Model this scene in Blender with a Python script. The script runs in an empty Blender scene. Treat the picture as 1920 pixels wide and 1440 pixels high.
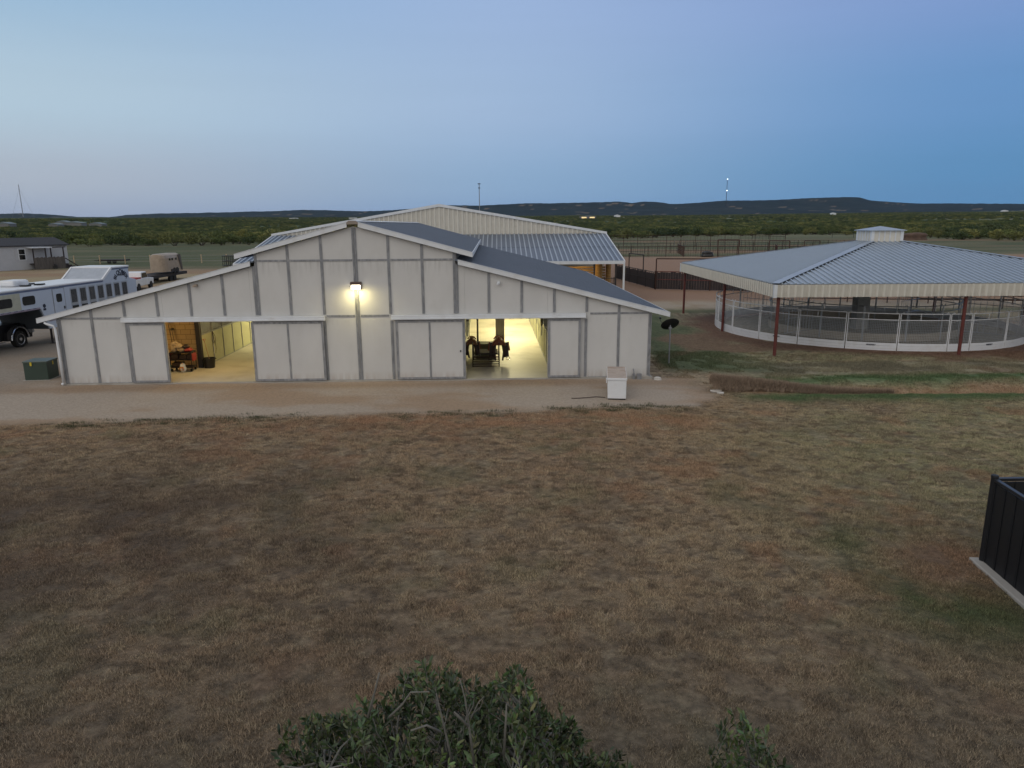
import bpy, bmesh, math, random
import numpy as np
from mathutils import Vector, Matrix
random.seed(7); np.random.seed(7)
C = bpy.context.scene
COL = C.collection
PI = math.pi
R = math.radians

# ------------------------------------------------------------------ camera, world, sun, exposure
CH, CF, CP, CR = 5.724, 1330.9, 0.2214, -0.0066          # eye height, focal (px at 1920), pitch, roll
cam = bpy.data.cameras.new('camera'); camo = bpy.data.objects.new('camera', cam); COL.objects.link(camo)
camo.location = (0, 0, CH)
camo.rotation_euler = (Matrix.Rotation(PI/2 - CP, 4, 'X') @ Matrix.Rotation(CR, 4, 'Z')).to_euler()
cam.sensor_width = 36.0; cam.lens = 36.0*CF/1920.0; cam.clip_end = 40000; cam.clip_start = 0.05
C.camera = camo
C.view_settings.view_transform = 'Standard'; C.view_settings.look = 'None'
C.view_settings.gamma = 1.0; C.view_settings.exposure = 0.1

SUN_ELEV, SUN_AZ = 3.0, 250.0     # afterglow low on the left behind the photographer's shoulder
w = bpy.data.worlds.new("World"); C.world = w; w.use_nodes = True
nt = w.node_tree; nt.nodes.clear()
def wn(t, **k):
    n = nt.nodes.new(t)
    for a, b in k.items(): setattr(n, a, b)
    return n
geo = wn('ShaderNodeTexCoord'); sep = wn('ShaderNodeSeparateXYZ'); nt.links.new(geo.outputs['Generated'], sep.inputs[0])
def s2l(c): return tuple(((v/255.0+0.055)/1.055)**2.4 if v > 10 else v/255/12.92 for v in c)
def ramp(stops):
    r = wn('ShaderNodeValToRGB'); cr = r.color_ramp; cr.interpolation = 'B_SPLINE' if False else 'EASE'
    while len(cr.elements) < len(stops): cr.elements.new(0.5)
    for e, (p, c) in zip(cr.elements, stops): e.position = p; e.color = s2l(c)+(1,)
    nt.links.new(sep.outputs['Z'], r.inputs[0]); return r
left = ramp([(0.0,(150,163,186)),(0.05,(168,178,192)),(0.14,(172,194,210)),(0.30,(140,175,206)),(0.55,(176,180,188)),(1.0,(168,172,182))])
mid  = ramp([(0.0,(122,152,190)),(0.05,(136,166,198)),(0.15,(154,178,209)),(0.30,(150,174,211)),(0.55,(178,182,192)),(1.0,(168,172,182))])
rig  = ramp([(0.0,(84,134,178)),(0.05,(84,136,182)),(0.14,(97,141,190)),(0.26,(120,148,198)),(0.55,(160,172,190)),(1.0,(168,172,182))])
xd = wn('ShaderNodeVectorMath', operation='MULTIPLY'); xd.inputs[1].default_value = (1, 1, 0)
nt.links.new(geo.outputs['Generated'], xd.inputs[0])
xn = wn('ShaderNodeVectorMath', operation='NORMALIZE'); nt.links.new(xd.outputs[0], xn.inputs[0])
sx = wn('ShaderNodeSeparateXYZ'); nt.links.new(xn.outputs[0], sx.inputs[0])
def mr(a, b):
    m = wn('ShaderNodeMapRange', interpolation_type='SMOOTHSTEP'); m.inputs[1].default_value = a; m.inputs[2].default_value = b
    nt.links.new(sx.outputs['X'], m.inputs[0]); return m
m1, m2 = mr(-0.62, 0.05), mr(-0.08, 0.6)
mixa = wn('ShaderNodeMix', data_type='RGBA'); mixb = wn('ShaderNodeMix', data_type='RGBA')
nt.links.new(m1.outputs[0], mixa.inputs[0]); nt.links.new(left.outputs[0], mixa.inputs[6]); nt.links.new(mid.outputs[0], mixa.inputs[7])
nt.links.new(m2.outputs[0], mixb.inputs[0]); nt.links.new(mixa.outputs[2], mixb.inputs[6]); nt.links.new(rig.outputs[0], mixb.inputs[7])
m3 = wn('ShaderNodeMapRange', interpolation_type='SMOOTHSTEP'); m3.inputs[1].default_value = 0.35; m3.inputs[2].default_value = -0.5
nt.links.new(sx.outputs['Y'], m3.inputs[0])
mixc = wn('ShaderNodeMix', data_type='RGBA'); nt.links.new(m3.outputs[0], mixc.inputs[0]); nt.links.new(mixb.outputs[2], mixc.inputs[6]); mixc.inputs[7].default_value = (0.63, 0.62, 0.61, 1)
# thin, barely visible streaks of cloud low in the west
cn = wn('ShaderNodeTexNoise'); cn.inputs['Scale'].default_value = 3.0; cn.inputs['Detail'].default_value = 5
cm = wn('ShaderNodeMapping'); cm.inputs['Scale'].default_value = (1.2, 1.2, 16.0)
nt.links.new(geo.outputs['Generated'], cm.inputs[0]); nt.links.new(cm.outputs[0], cn.inputs['Vector'])
cr_ = wn('ShaderNodeMapRange'); cr_.inputs[1].default_value = 0.45; cr_.inputs[2].default_value = 0.7
cr_.inputs[3].default_value = 1.0; cr_.inputs[4].default_value = 0.985
nt.links.new(cn.outputs[0], cr_.inputs[0])
mul = wn('ShaderNodeVectorMath', operation='SCALE'); nt.links.new(mixc.outputs[2], mul.inputs[0]); nt.links.new(cr_.outputs[0], mul.inputs['Scale'])
bg = wn('ShaderNodeBackground'); nt.links.new(mul.outputs[0], bg.inputs[0]); bg.inputs[1].default_value = 1.0
sky = wn('ShaderNodeTexSky', sky_type='NISHITA'); sky.sun_disc = False; sky.sun_elevation = R(SUN_ELEV); sky.sun_rotation = R(SUN_AZ)
bg2 = wn('ShaderNodeBackground'); nt.links.new(sky.outputs[0], bg2.inputs[0]); bg2.inputs[1].default_value = 0.006
add = wn('ShaderNodeAddShader'); nt.links.new(bg.outputs[0], add.inputs[0]); nt.links.new(bg2.outputs[0], add.inputs[1])
out = wn('ShaderNodeOutputWorld'); nt.links.new(add.outputs[0], out.inputs[0])
sl = bpy.data.lights.new('sun', 'SUN'); sl.energy = 0.45; sl.angle = R(50); sl.color = (1.0, 0.93, 0.87)
so = bpy.data.objects.new('sun', sl); COL.objects.link(so); so.location = (-30, -20, 30)
so.rotation_euler = (Matrix.Rotation(R(-38), 4, 'Z') @ Matrix.Rotation(R(58), 4, 'X')).to_euler()

# ------------------------------------------------------------------ helpers
def ray(u, v):
    U, V = u-960, v-720; cr, sr = math.cos(CR), math.sin(CR)
    U, V = U*cr+V*sr, -U*sr+V*cr
    x, z = U/CF, -V/CF; c, s = math.cos(CP), math.sin(CP)
    return np.array([x, c+z*s, -s+z*c])
def G(u, v, z=0.0):                       # survey: where the sight line meets the level z
    q = ray(u, v); t = (z-CH)/q[2]; return (t*q[0], t*q[1])
def AT(u, v, y):
    q = ray(u, v); t = y/q[1]; return (t*q[0], y, CH+t*q[2])
def ss(x, a, b):
    t = np.clip((np.asarray(x, float)-a)/(b-a), 0, 1); return t*t*(3-2*t)
def gz(x, y):
    x = np.asarray(x, float); y = np.asarray(y, float)
    z = -0.05 - 0.10*ss(x, 3, 8) - 0.12*ss(x, 8, 12)*ss(y, 27, 31) - 0.40*ss(y, 29, 60)*(1-0.3*ss(x, 8, 12))
    z = z - 0.22*ss(x, 8, 12)*np.exp(-((y-24.9)/0.55)**2) + 0.10*ss(x, 9, 13)*np.exp(-((y-26.3)/0.9)**2)
    z = z + 0.03*np.sin(x*0.31+1.3)*np.sin(y*0.37)*ss(20-y, 0, 6)
    d = np.hypot(x, y)
    z = z + 0.0125*np.maximum(0, d-430)*ss(d, 300, 1400)
    z = z + (d > 500)*np.minimum((d-500)/500, 1)*(3*np.sin(x*0.0023+1)*np.sin(y*0.0031+.5)+1.5*np.sin(x*.007)*np.cos(y*.009))
    return z
def gzf(x, y): return float(gz(x, y))

def tag(o, label=None, cat=None, group=None, kind=None):
    if label: o['label'] = label
    if cat: o['category'] = cat
    if group: o['group'] = group
    if kind: o['kind'] = kind
    return o
def thing(name, label, cat, loc=(0,0,0), rz=0.0, group=None):
    o = bpy.data.objects.new(name, None); COL.objects.link(o); o.empty_display_size = 0.3
    o.location = loc; o.rotation_euler = (0, 0, rz); return tag(o, label, cat, group)
def kids(o): return [c for c in bpy.data.objects if c.parent is o]
def copy_tree(o, parent=None, table=None):
    if table is None:
        table = {}
        for c in bpy.data.objects:
            if c.parent is not None: table.setdefault(c.parent.name, []).append(c)
    c = o.copy(); COL.objects.link(c); c.parent = parent
    for ch in table.get(o.name, []): copy_tree(ch, c, table)
    return c

class MB:
    def __init__(s): s.v = []; s.f = []; s.m = []
    def add(s, vs, fs, mi=0):
        n = len(s.v); s.v += [tuple(map(float, p)) for p in vs]; s.f += [tuple(n+i for i in f) for f in fs]; s.m += [mi]*len(fs); return s
    def box(s, x0, x1, y0, y1, z0, z1, mi=0):
        return s.add([(x0,y0,z0),(x1,y0,z0),(x1,y1,z0),(x0,y1,z0),(x0,y0,z1),(x1,y0,z1),(x1,y1,z1),(x0,y1,z1)],
            [(0,3,2,1),(4,5,6,7),(0,1,5,4),(1,2,6,5),(2,3,7,6),(3,0,4,7)], mi)
    def beam(s, p, q, a, b, up=(0,0,1), mi=0):
        p, q = Vector(p), Vector(q); d = (q-p).normalized(); u = Vector(up)
        if abs(d.dot(u)) > 0.98: u = Vector((0,1,0))
        x = d.cross(u).normalized(); z = x.cross(d).normalized(); vs = []
        for c in (p, q):
            for i, j in ((-1,-1),(1,-1),(1,1),(-1,1)): vs.append(c + x*(i*a/2) + z*(j*b/2))
        return s.add(vs, [(0,1,2,3)[::-1],(4,5,6,7),(0,1,5,4),(1,2,6,5),(2,3,7,6),(3,0,4,7)], mi)
    def tube(s, pts, r, n=8, mi=0, cap=True):
        pts = [Vector(p) for p in pts]; rr = r if isinstance(r, (list, tuple)) else [r]*len(pts)
        rings = []; prevx = None
        for i, p in enumerate(pts):
            d = ((pts[min(i+1, len(pts)-1)]-pts[max(i-1, 0)])).normalized()
            u = Vector((0,0,1)) if abs(d.z) < 0.95 else Vector((0,1,0))
            x = d.cross(u).normalized()
            if prevx is not None and x.dot(prevx) < 0: x = -x
            prevx = x; z = x.cross(d).normalized()
            rings.append([p + x*math.cos(2*PI*k/n)*rr[i] + z*math.sin(2*PI*k/n)*rr[i] for k in range(n)])
        vs = [v for rg in rings for v in rg]; fs = []
        for i in range(len(rings)-1):
            for k in range(n): fs.append((i*n+k, i*n+(k+1)%n, (i+1)*n+(k+1)%n, (i+1)*n+k))
        if cap: fs.append(tuple(range(n))[::-1]); fs.append(tuple((len(rings)-1)*n+k for k in range(n)))
        return s.add(vs, fs, mi)
    def prism(s, poly, d0, d1, axis='y', mi=0):    # poly in the plane across axis, extruded d0..d1
        n = len(poly)
        def P(a, b, d): return (a, d, b) if axis == 'y' else ((d, a, b) if axis == 'x' else (a, b, d))
        vs = [P(a, b, d0) for a, b in poly]+[P(a, b, d1) for a, b in poly]
        fs = [tuple(range(n)), tuple(range(n, 2*n))[::-1]]+[(i, i+n, (i+1)%n+n, (i+1)%n) for i in range(n)]
        return s.add(vs, fs, mi)
    def lathe(s, prof, c=(0,0,0), n=20, mi=0):
        vs = []; fs = []
        for r, z in prof:
            for k in range(n): vs.append((c[0]+r*math.cos(2*PI*k/n), c[1]+r*math.sin(2*PI*k/n), c[2]+z))
        for i in range(len(prof)-1):
            for k in range(n): fs.append((i*n+k, i*n+(k+1)%n, (i+1)*n+(k+1)%n, (i+1)*n+k))
        return s.add(vs, fs, mi)
    def xform(s, M, start=0):
        for i in range(start, len(s.v)): s.v[i] = tuple(M @ Vector(s.v[i]))
        return s
    def build(s, name, mat, parent=None, loc=(0,0,0), bevel=0, smooth=False, fix=True):
        me = bpy.data.meshes.new(name); me.from_pydata(s.v, [], s.f)
        for m in (mat if isinstance(mat, (list, tuple)) else [mat]): me.materials.append(m)
        if isinstance(mat, (list, tuple)): me.polygons.foreach_set('material_index', s.m)
        if fix:
            b = bmesh.new(); b.from_mesh(me); bmesh.ops.recalc_face_normals(b, faces=b.faces); b.to_mesh(me); b.free()
        if smooth: me.polygons.foreach_set('use_smooth', [True]*len(me.polygons))
        me.update()
        o = bpy.data.objects.new(name, me); COL.objects.link(o); o.location = loc
        if parent is not None: o.parent = parent
        if bevel:
            bv = o.modifiers.new('bevel', 'BEVEL'); bv.width = bevel; bv.segments = 2; bv.limit_method = 'ANGLE'
        return o

def mat(name, c, rough=0.6, metal=0.0, var=0.12, scale=3.0, bump=0.0, bscale=None, stretch=(1,1,1), spec=0.5, emit=None, es=0, attr=None, dirt=None):
    m = bpy.data.materials.new(name); m.use_nodes = True; t = m.node_tree; b = t.nodes['Principled BSDF']
    N = t.nodes.new; L = t.links.new
    b.inputs['Roughness'].default_value = rough; b.inputs['Metallic'].default_value = metal
    b.inputs['Specular IOR Level'].default_value = spec
    tc = N('ShaderNodeTexCoord'); mp = N('ShaderNodeMapping'); mp.inputs['Scale'].default_value = stretch; L(tc.outputs['Object'], mp.inputs[0])
    n = N('ShaderNodeTexNoise'); n.inputs['Scale'].default_value = scale; n.inputs['Detail'].default_value = 6; n.inputs['Roughness'].default_value = 0.62
    L(mp.outputs[0], n.inputs['Vector'])
    r = N('ShaderNodeMapRange'); r.inputs[1].default_value = 0.3; r.inputs[2].default_value = 0.7; r.inputs[3].default_value = 1-var; r.inputs[4].default_value = 1+var
    L(n.outputs[0], r.inputs[0])
    v = N('ShaderNodeVectorMath'); v.operation = 'SCALE'; L(r.outputs[0], v.inputs['Scale'])
    if attr:
        a = N('ShaderNodeAttribute'); a.attribute_name = attr; L(a.outputs['Color'], v.inputs[0])
    else: v.inputs[0].default_value = c
    last = v.outputs[0]
    if dirt:
        n2 = N('ShaderNodeTexNoise'); n2.inputs['Scale'].default_value = dirt[1]; n2.inputs['Detail'].default_value = 8; L(mp.outputs[0], n2.inputs['Vector'])
        r2 = N('ShaderNodeMapRange'); r2.inputs[1].default_value = 0.52; r2.inputs[2].default_value = 0.72; r2.inputs[4].default_value = dirt[2]; L(n2.outputs[0], r2.inputs[0])
        mx = N('ShaderNodeMix'); mx.data_type = 'RGBA'; L(r2.outputs[0], mx.inputs[0]); L(last, mx.inputs[6]); mx.inputs[7].default_value = tuple(dirt[0])+(1,)
        last = mx.outputs[2]
    L(last, b.inputs['Base Color'])
    if bump:
        nb = N('ShaderNodeTexNoise'); nb.inputs['Scale'].default_value = bscale or scale*6; nb.inputs['Detail'].default_value = 8; L(mp.outputs[0], nb.inputs['Vector'])
        bp = N('ShaderNodeBump'); bp.inputs['Strength'].default_value = bump; bp.inputs['Distance'].default_value = 0.02; L(nb.outputs[0], bp.inputs['Height']); L(bp.outputs[0], b.inputs['Normal'])
    rr = N('ShaderNodeMapRange'); rr.inputs[3].default_value = max(0.02, rough-0.08); rr.inputs[4].default_value = min(1, rough+0.1); L(n.outputs[0], rr.inputs[0]); L(rr.outputs[0], b.inputs['Roughness'])
    if emit: b.inputs['Emission Color'].default_value = tuple(emit)+(1,); b.inputs['Emission Strength'].default_value = es
    return m

M = {}
M['panel'] = mat('barn_panel', (0.47,0.462,0.445), 0.75, var=0.05, scale=0.9, bump=0.08, bscale=40, stretch=(1,1,.6), dirt=((0.36,0.34,0.31), 1.4, 0.35))
M['galv'] = mat('galvanised_steel', (0.25,0.26,0.28), 0.5, 0.3, var=0.28, scale=5, stretch=(2,2,.6), dirt=((0.42,0.42,0.42), 6, .5))
M['white_trim'] = mat('white_trim', (0.64,0.67,0.71), 0.45, var=0.05, scale=2, dirt=((0.45,0.43,0.40), 3, .3))
M['roof'] = mat('roof_steel', (0.150,0.180,0.235), 0.45, 0.45, var=0.07, scale=0.6)
M['roof_pale'] = mat('roof_steel_pale', (0.375,0.43,0.50), 0.40, 0.42, var=0.07, scale=0.5, dirt=((0.28,0.32,0.37), 1.2, .4))
M['beige_rib'] = mat('beige_rib', (0.61,0.59,0.53), 0.4, 0.0, var=0.04, scale=1.5)  # lighter copy of the beige; ribs' light-and-shade contrast put into colour
M['beige'] = mat('beige_steel', (0.53,0.505,0.45), 0.5, 0.0, var=0.05, scale=1.5, dirt=((0.36,0.32,0.25), 2.2, .35))
M['concrete'] = mat('concrete', (0.36,0.34,0.31), 0.85, var=0.12, scale=1.5, bump=0.25, dirt=((0.22,0.19,0.16), 1.1, .5))
M['floor'] = mat('aisle_concrete', (0.46,0.43,0.36), 0.55, var=0.10, scale=0.8, bump=0.1, dirt=((0.25,0.21,0.15), 0.9, .55))
M['white_paint'] = mat('white_paint', (0.70,0.72,0.75), 0.4, var=0.04, scale=2, dirt=((0.5,0.46,0.42), 2.5, .3))
M['white_trailer'] = mat('white_trailer', (0.47,0.53,0.63), 0.3, 0.0, var=0.03, scale=1)
M['alu'] = mat('aluminium', (0.5,0.53,0.57), 0.35, 0.8, var=0.08, scale=3)
M['black'] = mat('black_paint', (0.012,0.012,0.014), 0.35, var=0.2, scale=4)
M['black_steel'] = mat('black_steel', (0.010,0.011,0.014), 0.5, 0.2, var=0.15, scale=4)
M['glass'] = mat('dark_glass', (0.01,0.011,0.013), 0.12, var=0.1, scale=2)
M['rubber'] = mat('rubber', (0.015,0.015,0.015), 0.8, var=0.2, scale=6)
M['chrome'] = mat('chrome', (0.6,0.62,0.66), 0.2, 0.9, var=0.1, scale=6)
M['red_post'] = mat('red_oxide', (0.115,0.024,0.019), 0.6, var=0.2, scale=4, dirt=((0.07,0.025,0.02), 5, .6))
M['rust'] = mat('rusty_pipe', (0.055,0.026,0.020), 0.8, 0.1, var=0.3, scale=5)
M['dark_pipe'] = mat('dark_pipe', (0.03,0.025,0.025), 0.7, 0.1, var=0.3, scale=5)
M['board'] = mat('weathered_board', (0.10,0.088,0.080), 0.9, var=0.35, scale=2.2, stretch=(3,3,.4), bump=0.2)
M['dark_board'] = mat('dark_board', (0.035,0.028,0.03), 0.9, var=0.5, scale=2.2, stretch=(3,3,.4))
M['green_box'] = mat('green_enamel', (0.030,0.052,0.040), 0.45, var=0.1, scale=2)
M['yellow'] = mat('yellow_decal', (0.55,0.42,0.03), 0.5, var=0.05)
M['leather'] = mat('saddle_leather', (0.22,0.062,0.028), 0.5, var=0.25, scale=6, bump=0.1)
M['dark_leather'] = mat('dark_leather', (0.03,0.014,0.010), 0.5, var=0.25, scale=6)
M['block'] = None
M['stall'] = mat('stall_board', (0.44,0.43,0.27), 0.6, var=0.06, scale=1.5, dirt=((0.25,0.24,0.13), 1.5, .4))
M['red'] = mat('red_paint', (0.35,0.03,0.025), 0.5, var=0.15)
M['orange'] = mat('orange_plastic', (0.65,0.25,0.04), 0.5, var=0.1)
M['tan_bag'] = mat('paper_bag', (0.45,0.34,0.22), 0.85, var=0.15, scale=5, bump=.3)
M['green_plastic'] = mat('green_plastic', (0.05,0.13,0.03), 0.4, var=0.1)
M['wood'] = mat('ash_wood', (0.30,0.19,0.10), 0.6, var=0.2, scale=4)
M['stone'] = mat('white_stone', (0.5,0.48,0.45), 0.85, var=0.15, scale=5, bump=.4)
M['rust_lid'] = mat('rusted_lid', (0.42,0.35,0.30), 0.75, var=0.12, scale=3, dirt=((0.27,0.17,0.12), 2.6, .6))
M['siding'] = mat('white_siding', (0.43,0.44,0.47), 0.7, var=0.05, scale=1)
M['shingle'] = mat('dark_shingle', (0.035,0.037,0.045), 0.9, var=0.25, scale=5, bump=.2)
M['tan_paint'] = mat('tan_paint', (0.33,0.27,0.21), 0.5, var=0.12, scale=1.5, dirt=((0.2,0.15,0.11), 2, .5))
M['tail_red'] = mat('tail_light', (0.3,0.01,0.01), 0.3)
M['lamp_face'] = mat('lamp_glow', (1,1,1), 0.4, emit=(1.0,0.90,0.66), es=5)
M['tube_glow'] = mat('tube_glow', (1,1,1), 0.4, emit=(1.0,0.93,0.55), es=5)
M['beacon'] = mat('beacon_glow', (1,1,1), 0.4, emit=(0.9,0.95,1.0), es=5)
M['house_glow'] = mat('window_glow', (1,0.8,0.4), 0.4, emit=(1.0,0.72,0.35), es=.6)
M['leaf'] = mat('oak_leaf', (0.045,0.075,0.030), 0.5, var=0.3, scale=3, attr='tint')
M['bark'] = mat('oak_bark', (0.15,0.13,0.11), 0.85, var=0.25, scale=8, bump=.3, stretch=(1,1,.3))
M['twig'] = mat('pale_twig', (0.145,0.14,0.125), 0.8, var=0.25, scale=14)
M['hay'] = mat('lit_planks', (0.34,0.20,0.07), 0.8, var=0.35, scale=2.5, stretch=(.3,3,3))
M['cord'] = mat('cord', (0.05,0.035,0.03), 0.7)
M['panel'] = mat('barn_panel', (0.55,0.55,0.545), 0.75, var=0.05, scale=0.9, bump=0.08, bscale=40, stretch=(1,1,.6), dirt=((0.47,0.46,0.44), 1.4, 0.3))
def weather(m):
    t = m.node_tree; b = t.nodes['Principled BSDF']; src = b.inputs['Base Color'].links[0].from_socket
    N = t.nodes.new; L = t.links.new
    tc = N('ShaderNodeTexCoord'); sp = N('ShaderNodeSeparateXYZ'); L(tc.outputs['Object'], sp.inputs[0])
    mp = N('ShaderNodeMapping'); mp.inputs['Scale'].default_value = (7, 7, .7); L(tc.outputs['Object'], mp.inputs[0])
    n = N('ShaderNodeTexNoise'); n.inputs['Scale'].default_value = 1; n.inputs['Detail'].default_value = 5; L(mp.outputs[0], n.inputs['Vector'])
    def band(lo, hi, v0, v1):
        r = N('ShaderNodeMapRange'); r.inputs[1].default_value = lo; r.inputs[2].default_value = hi; r.inputs[3].default_value = v0; r.inputs[4].default_value = v1; L(sp.outputs[2], r.inputs[0]); return r
    def mulm(p, q):
        k = N('ShaderNodeMath'); k.operation = 'MULTIPLY'; L(p, k.inputs[0]); L(q, k.inputs[1]); return k.outputs[0]
    def thr(lo, hi, mx):
        r = N('ShaderNodeMapRange'); r.inputs[1].default_value = lo; r.inputs[2].default_value = hi; r.inputs[4].default_value = mx; L(n.outputs[0], r.inputs[0]); return r.outputs[0]
    d1_ = mulm(mulm(band(3.85, 4.42, 0, 1).outputs[0], band(4.45, 4.47, 1, 0).outputs[0]), thr(.45, .65, .38))
    d2_ = mulm(mulm(band(2.0, 2.28, 0, 1).outputs[0], band(2.28, 2.30, 1, 0).outputs[0]), thr(.5, .7, .25))
    d3_ = mulm(band(.02, .34, 1, 0).outputs[0], thr(.34, .66, .5))
    last = src
    for f_, c_ in ((d1_, (0.27,0.265,0.255,1)), (d2_, (0.30,0.29,0.27,1)), (d3_, (0.30,0.21,0.15,1))):
        mx = N('ShaderNodeMix'); mx.data_type = 'RGBA'; L(f_, mx.inputs[0]); L(last, mx.inputs[6]); mx.inputs[7].default_value = c_; last = mx.outputs[2]
    L(last, b.inputs['Base Color'])
weather(M['panel'])
# block wall
m = bpy.data.materials.new('tan_block'); m.use_nodes = True; t = m.node_tree; b = t.nodes['Principled BSDF']; b.inputs['Roughness'].default_value = .85
tc = t.nodes.new('ShaderNodeTexCoord'); sp = t.nodes.new('ShaderNodeSeparateXYZ'); cb = t.nodes.new('ShaderNodeCombineXYZ')
t.links.new(tc.outputs['Object'], sp.inputs[0]); t.links.new(sp.outputs[0], cb.inputs[0]); t.links.new(sp.outputs[2], cb.inputs[1])
br = t.nodes.new('ShaderNodeTexBrick'); br.inputs['Scale'].default_value = 1.0; br.inputs['Brick Width'].default_value = 0.4; br.inputs['Row Height'].default_value = 0.2
br.inputs['Mortar Size'].default_value = 0.012; br.inputs['Color1'].default_value = (0.44,0.30,0.14,1); br.inputs['Color2'].default_value = (0.37,0.25,0.115,1); br.inputs['Mortar'].default_value = (0.22,0.145,0.07,1)
t.links.new(cb.outputs[0], br.inputs[0]); t.links.new(br.outputs[0], b.inputs['Base Color']); M['block'] = m

# ------------------------------------------------------------------ numpy noise
def vnoise(x, y, s, seed=0):
    x = np.asarray(x, float)/s + seed*17.13; y = np.asarray(y, float)/s + seed*9.71
    xi, yi = np.floor(x).astype(np.int64), np.floor(y).astype(np.int64); xf, yf = x-xi, y-yi
    u, v = xf*xf*(3-2*xf), yf*yf*(3-2*yf)
    def h(a, b):
        n = (a*374761393 + b*668265263 + seed*982451653) & 0xffffffff
        n = ((n ^ (n >> 13))*1274126177) & 0xffffffff
        return ((n ^ (n >> 16)) & 0xffff)/65535.0
    return (h(xi,yi)*(1-u)+h(xi+1,yi)*u)*(1-v)+(h(xi,yi+1)*(1-u)+h(xi+1,yi+1)*u)*v
def fbm(x, y, s, seed=0, o=4):
    a, t, n = 1.0, 0, 0
    for i in range(o): t = t + a*vnoise(x, y, s/2**i, seed+i); n += a; a *= 0.55
    return t/n

# ------------------------------------------------------------------ ground colour (soil and turf, plus painted vignette near the camera)
def lerp(a, b, t): return a*(1-t[..., None])+np.array(b)*t[..., None]
def ground_colour(x, y):
    x = np.asarray(x, float); y = np.asarray(y, float)
    n1, n2, n3, n4 = fbm(x, y, 5, 1), fbm(x, y, 1.4, 5), fbm(x, y, 9, 9), fbm(x*.6, y, .5, 12)
    wx = x+3*(fbm(x, y, 3, 20)-.5); wy = y+1.6*(fbm(x, y, 2.2, 24)-.5)
    c = np.ones(x.shape+(3,))*np.array((0.315,0.225,0.155))           # dry straw turf
    c = lerp(c, (0.33,0.215,0.145), ss(n1, .42, .65)*.55)
    c = lerp(c, (0.275,0.245,0.15), ss(x, 2, 11)*ss(n3, .3, .6)*.9*ss(y, 7, 13))
    c = lerp(c, (0.165,0.115,0.088), ss(n2, .48, .70)*.32)
    c = lerp(c, (0.15,0.115,0.088), ss(fbm(x*.8, y*1.3, .42, 15, 3), .48, .66)*.32)
    c = lerp(c, (0.12,0.085,0.065), ss(fbm(x, y*1.5, .20, 17, 3), .54, .68)*.65)
    c = lerp(c, (0.42,0.32,0.22), ss(fbm(x, y*1.5, .24, 19, 3), .56, .70)*.5)
    c = lerp(c, (0.14,0.145,0.08), ss(fbm(x, y, 1.6, 31), .58, .74)*.3)
    c = lerp(c, (0.33,0.165,0.10), ss(fbm(x, y, 1.1, 37), .60, .75)*.3)
    # bare dark soil to the lower left
    dk = np.exp(-(((wx+9.0)/6.5)**2+((wy-12.6)/3.6)**2)); c = lerp(c, (0.125,0.090,0.072), np.clip(dk*1.15, 0, 1)*(.45+.45*ss(n2, .3, .6)))
    c = lerp(c, (0.135,0.110,0.088), ss(-wy, -11.5, -6.5)*.55)  # near lawn darkened: vignette and steep-view falloff put into the colour
    # rust-red strip beside the gravel
    rs = np.exp(-((wy-20.6)/.9)**2)*ss(wx, -6, -2)*ss(-wx, -8, -3); c = lerp(c, (0.34,0.19,0.12), np.clip(rs*1.2, 0, 1)*.75*ss(n4, .25, .6))
    # green patches on the lower right
    gp = np.exp(-(((wx-7.4)/1.5)**2+((wy-10.2)/1.2)**2))+.6*np.exp(-(((wx-6.6)/1.2)**2+((wy-12.6)/.9)**2)); c = lerp(c, (0.07,0.095,0.045), np.clip(gp, 0, 1)*ss(n4, .2, .6))
    c = lerp(c, (0.24,0.14,0.095), np.clip(np.exp(-(((wx-8.2)/.8)**2+((wy-11.4)/1.3)**2))*1.2, 0, 1)*.8)
    # ditch, its green banks and the turf beyond
    r8 = ss(wx, 7, 9.5)
    c = lerp(c, (0.075,0.12,0.055), r8*np.exp(-((wy-23.7)/.65)**2)*.95)
    c = lerp(c, (0.075,0.12,0.05), r8*np.exp(-((wy-26.4)/.9)**2)*.9)
    c = lerp(c, (0.165,0.14,0.10), r8*ss(wy, 27, 28.3)*(1-ss(wy, 30.3, 31))*.9)
    c = lerp(c, (0.28,0.235,0.16), r8*ss(wy, 27, 28.3)*(1-ss(wy, 30.3, 31))*ss(n2, .45, .6)*.8)
    c = lerp(c, (0.34,0.21,0.14), r8*np.exp(-((wy-24.9)/.45)**2)*.85)
    # worn red dirt round the pen and the ground beside the barn
    rp = np.hypot(wx-20.5, wy-41.2)
    east = ss(wx, 6, 7)*ss(wy, 27, 29)*(1-ss(wy, 49, 52))
    c = lerp(c, (0.085,0.105,0.055), east*(1-ss(wx, 9, 12.0))*.9)
    c = lerp(c, (0.20,0.12,0.085), east*ss(n1, .5, .62)*.8)
    c = lerp(c, (0.19,0.11,0.08), (1-ss(rp, 9.0, 10.6)))
    c = lerp(c, (0.46,0.39,0.31), (1-ss(rp, 7.6, 8.1)))
    # gravel apron and yard
    edge = np.interp(wx, [-30,-15,-10.5,-5.3,.7,5.9,7.5,9], [20.1,20.3,21.0,21.2,21.8,22.4,24.0,40])
    gv = ss(y+.5*(n2-.5)+.35*(n4-.5)+.5*(fbm(x, y, .9, 46)-.5)-edge, -.45, .55)*(1-ss(wx, 6.4, 8.2)*ss(wy, 18, 20))*(1-ss(y, 60, 70))*(1-ss(wx, 5.4, 6.0)*ss(y, 26.6, 27))
    gcol = lerp(np.ones(x.shape+(3,))*np.array((0.385,0.30,0.248)), (0.33,0.215,0.145), ss(fbm(x*.5, y, 1.6, 44), .42, .66)*.75)
    gcol = lerp(gcol, (0.30,0.20,0.14), np.exp(-((y-25.6-.03*(x+5))/.55)**2)*.75)
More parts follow.
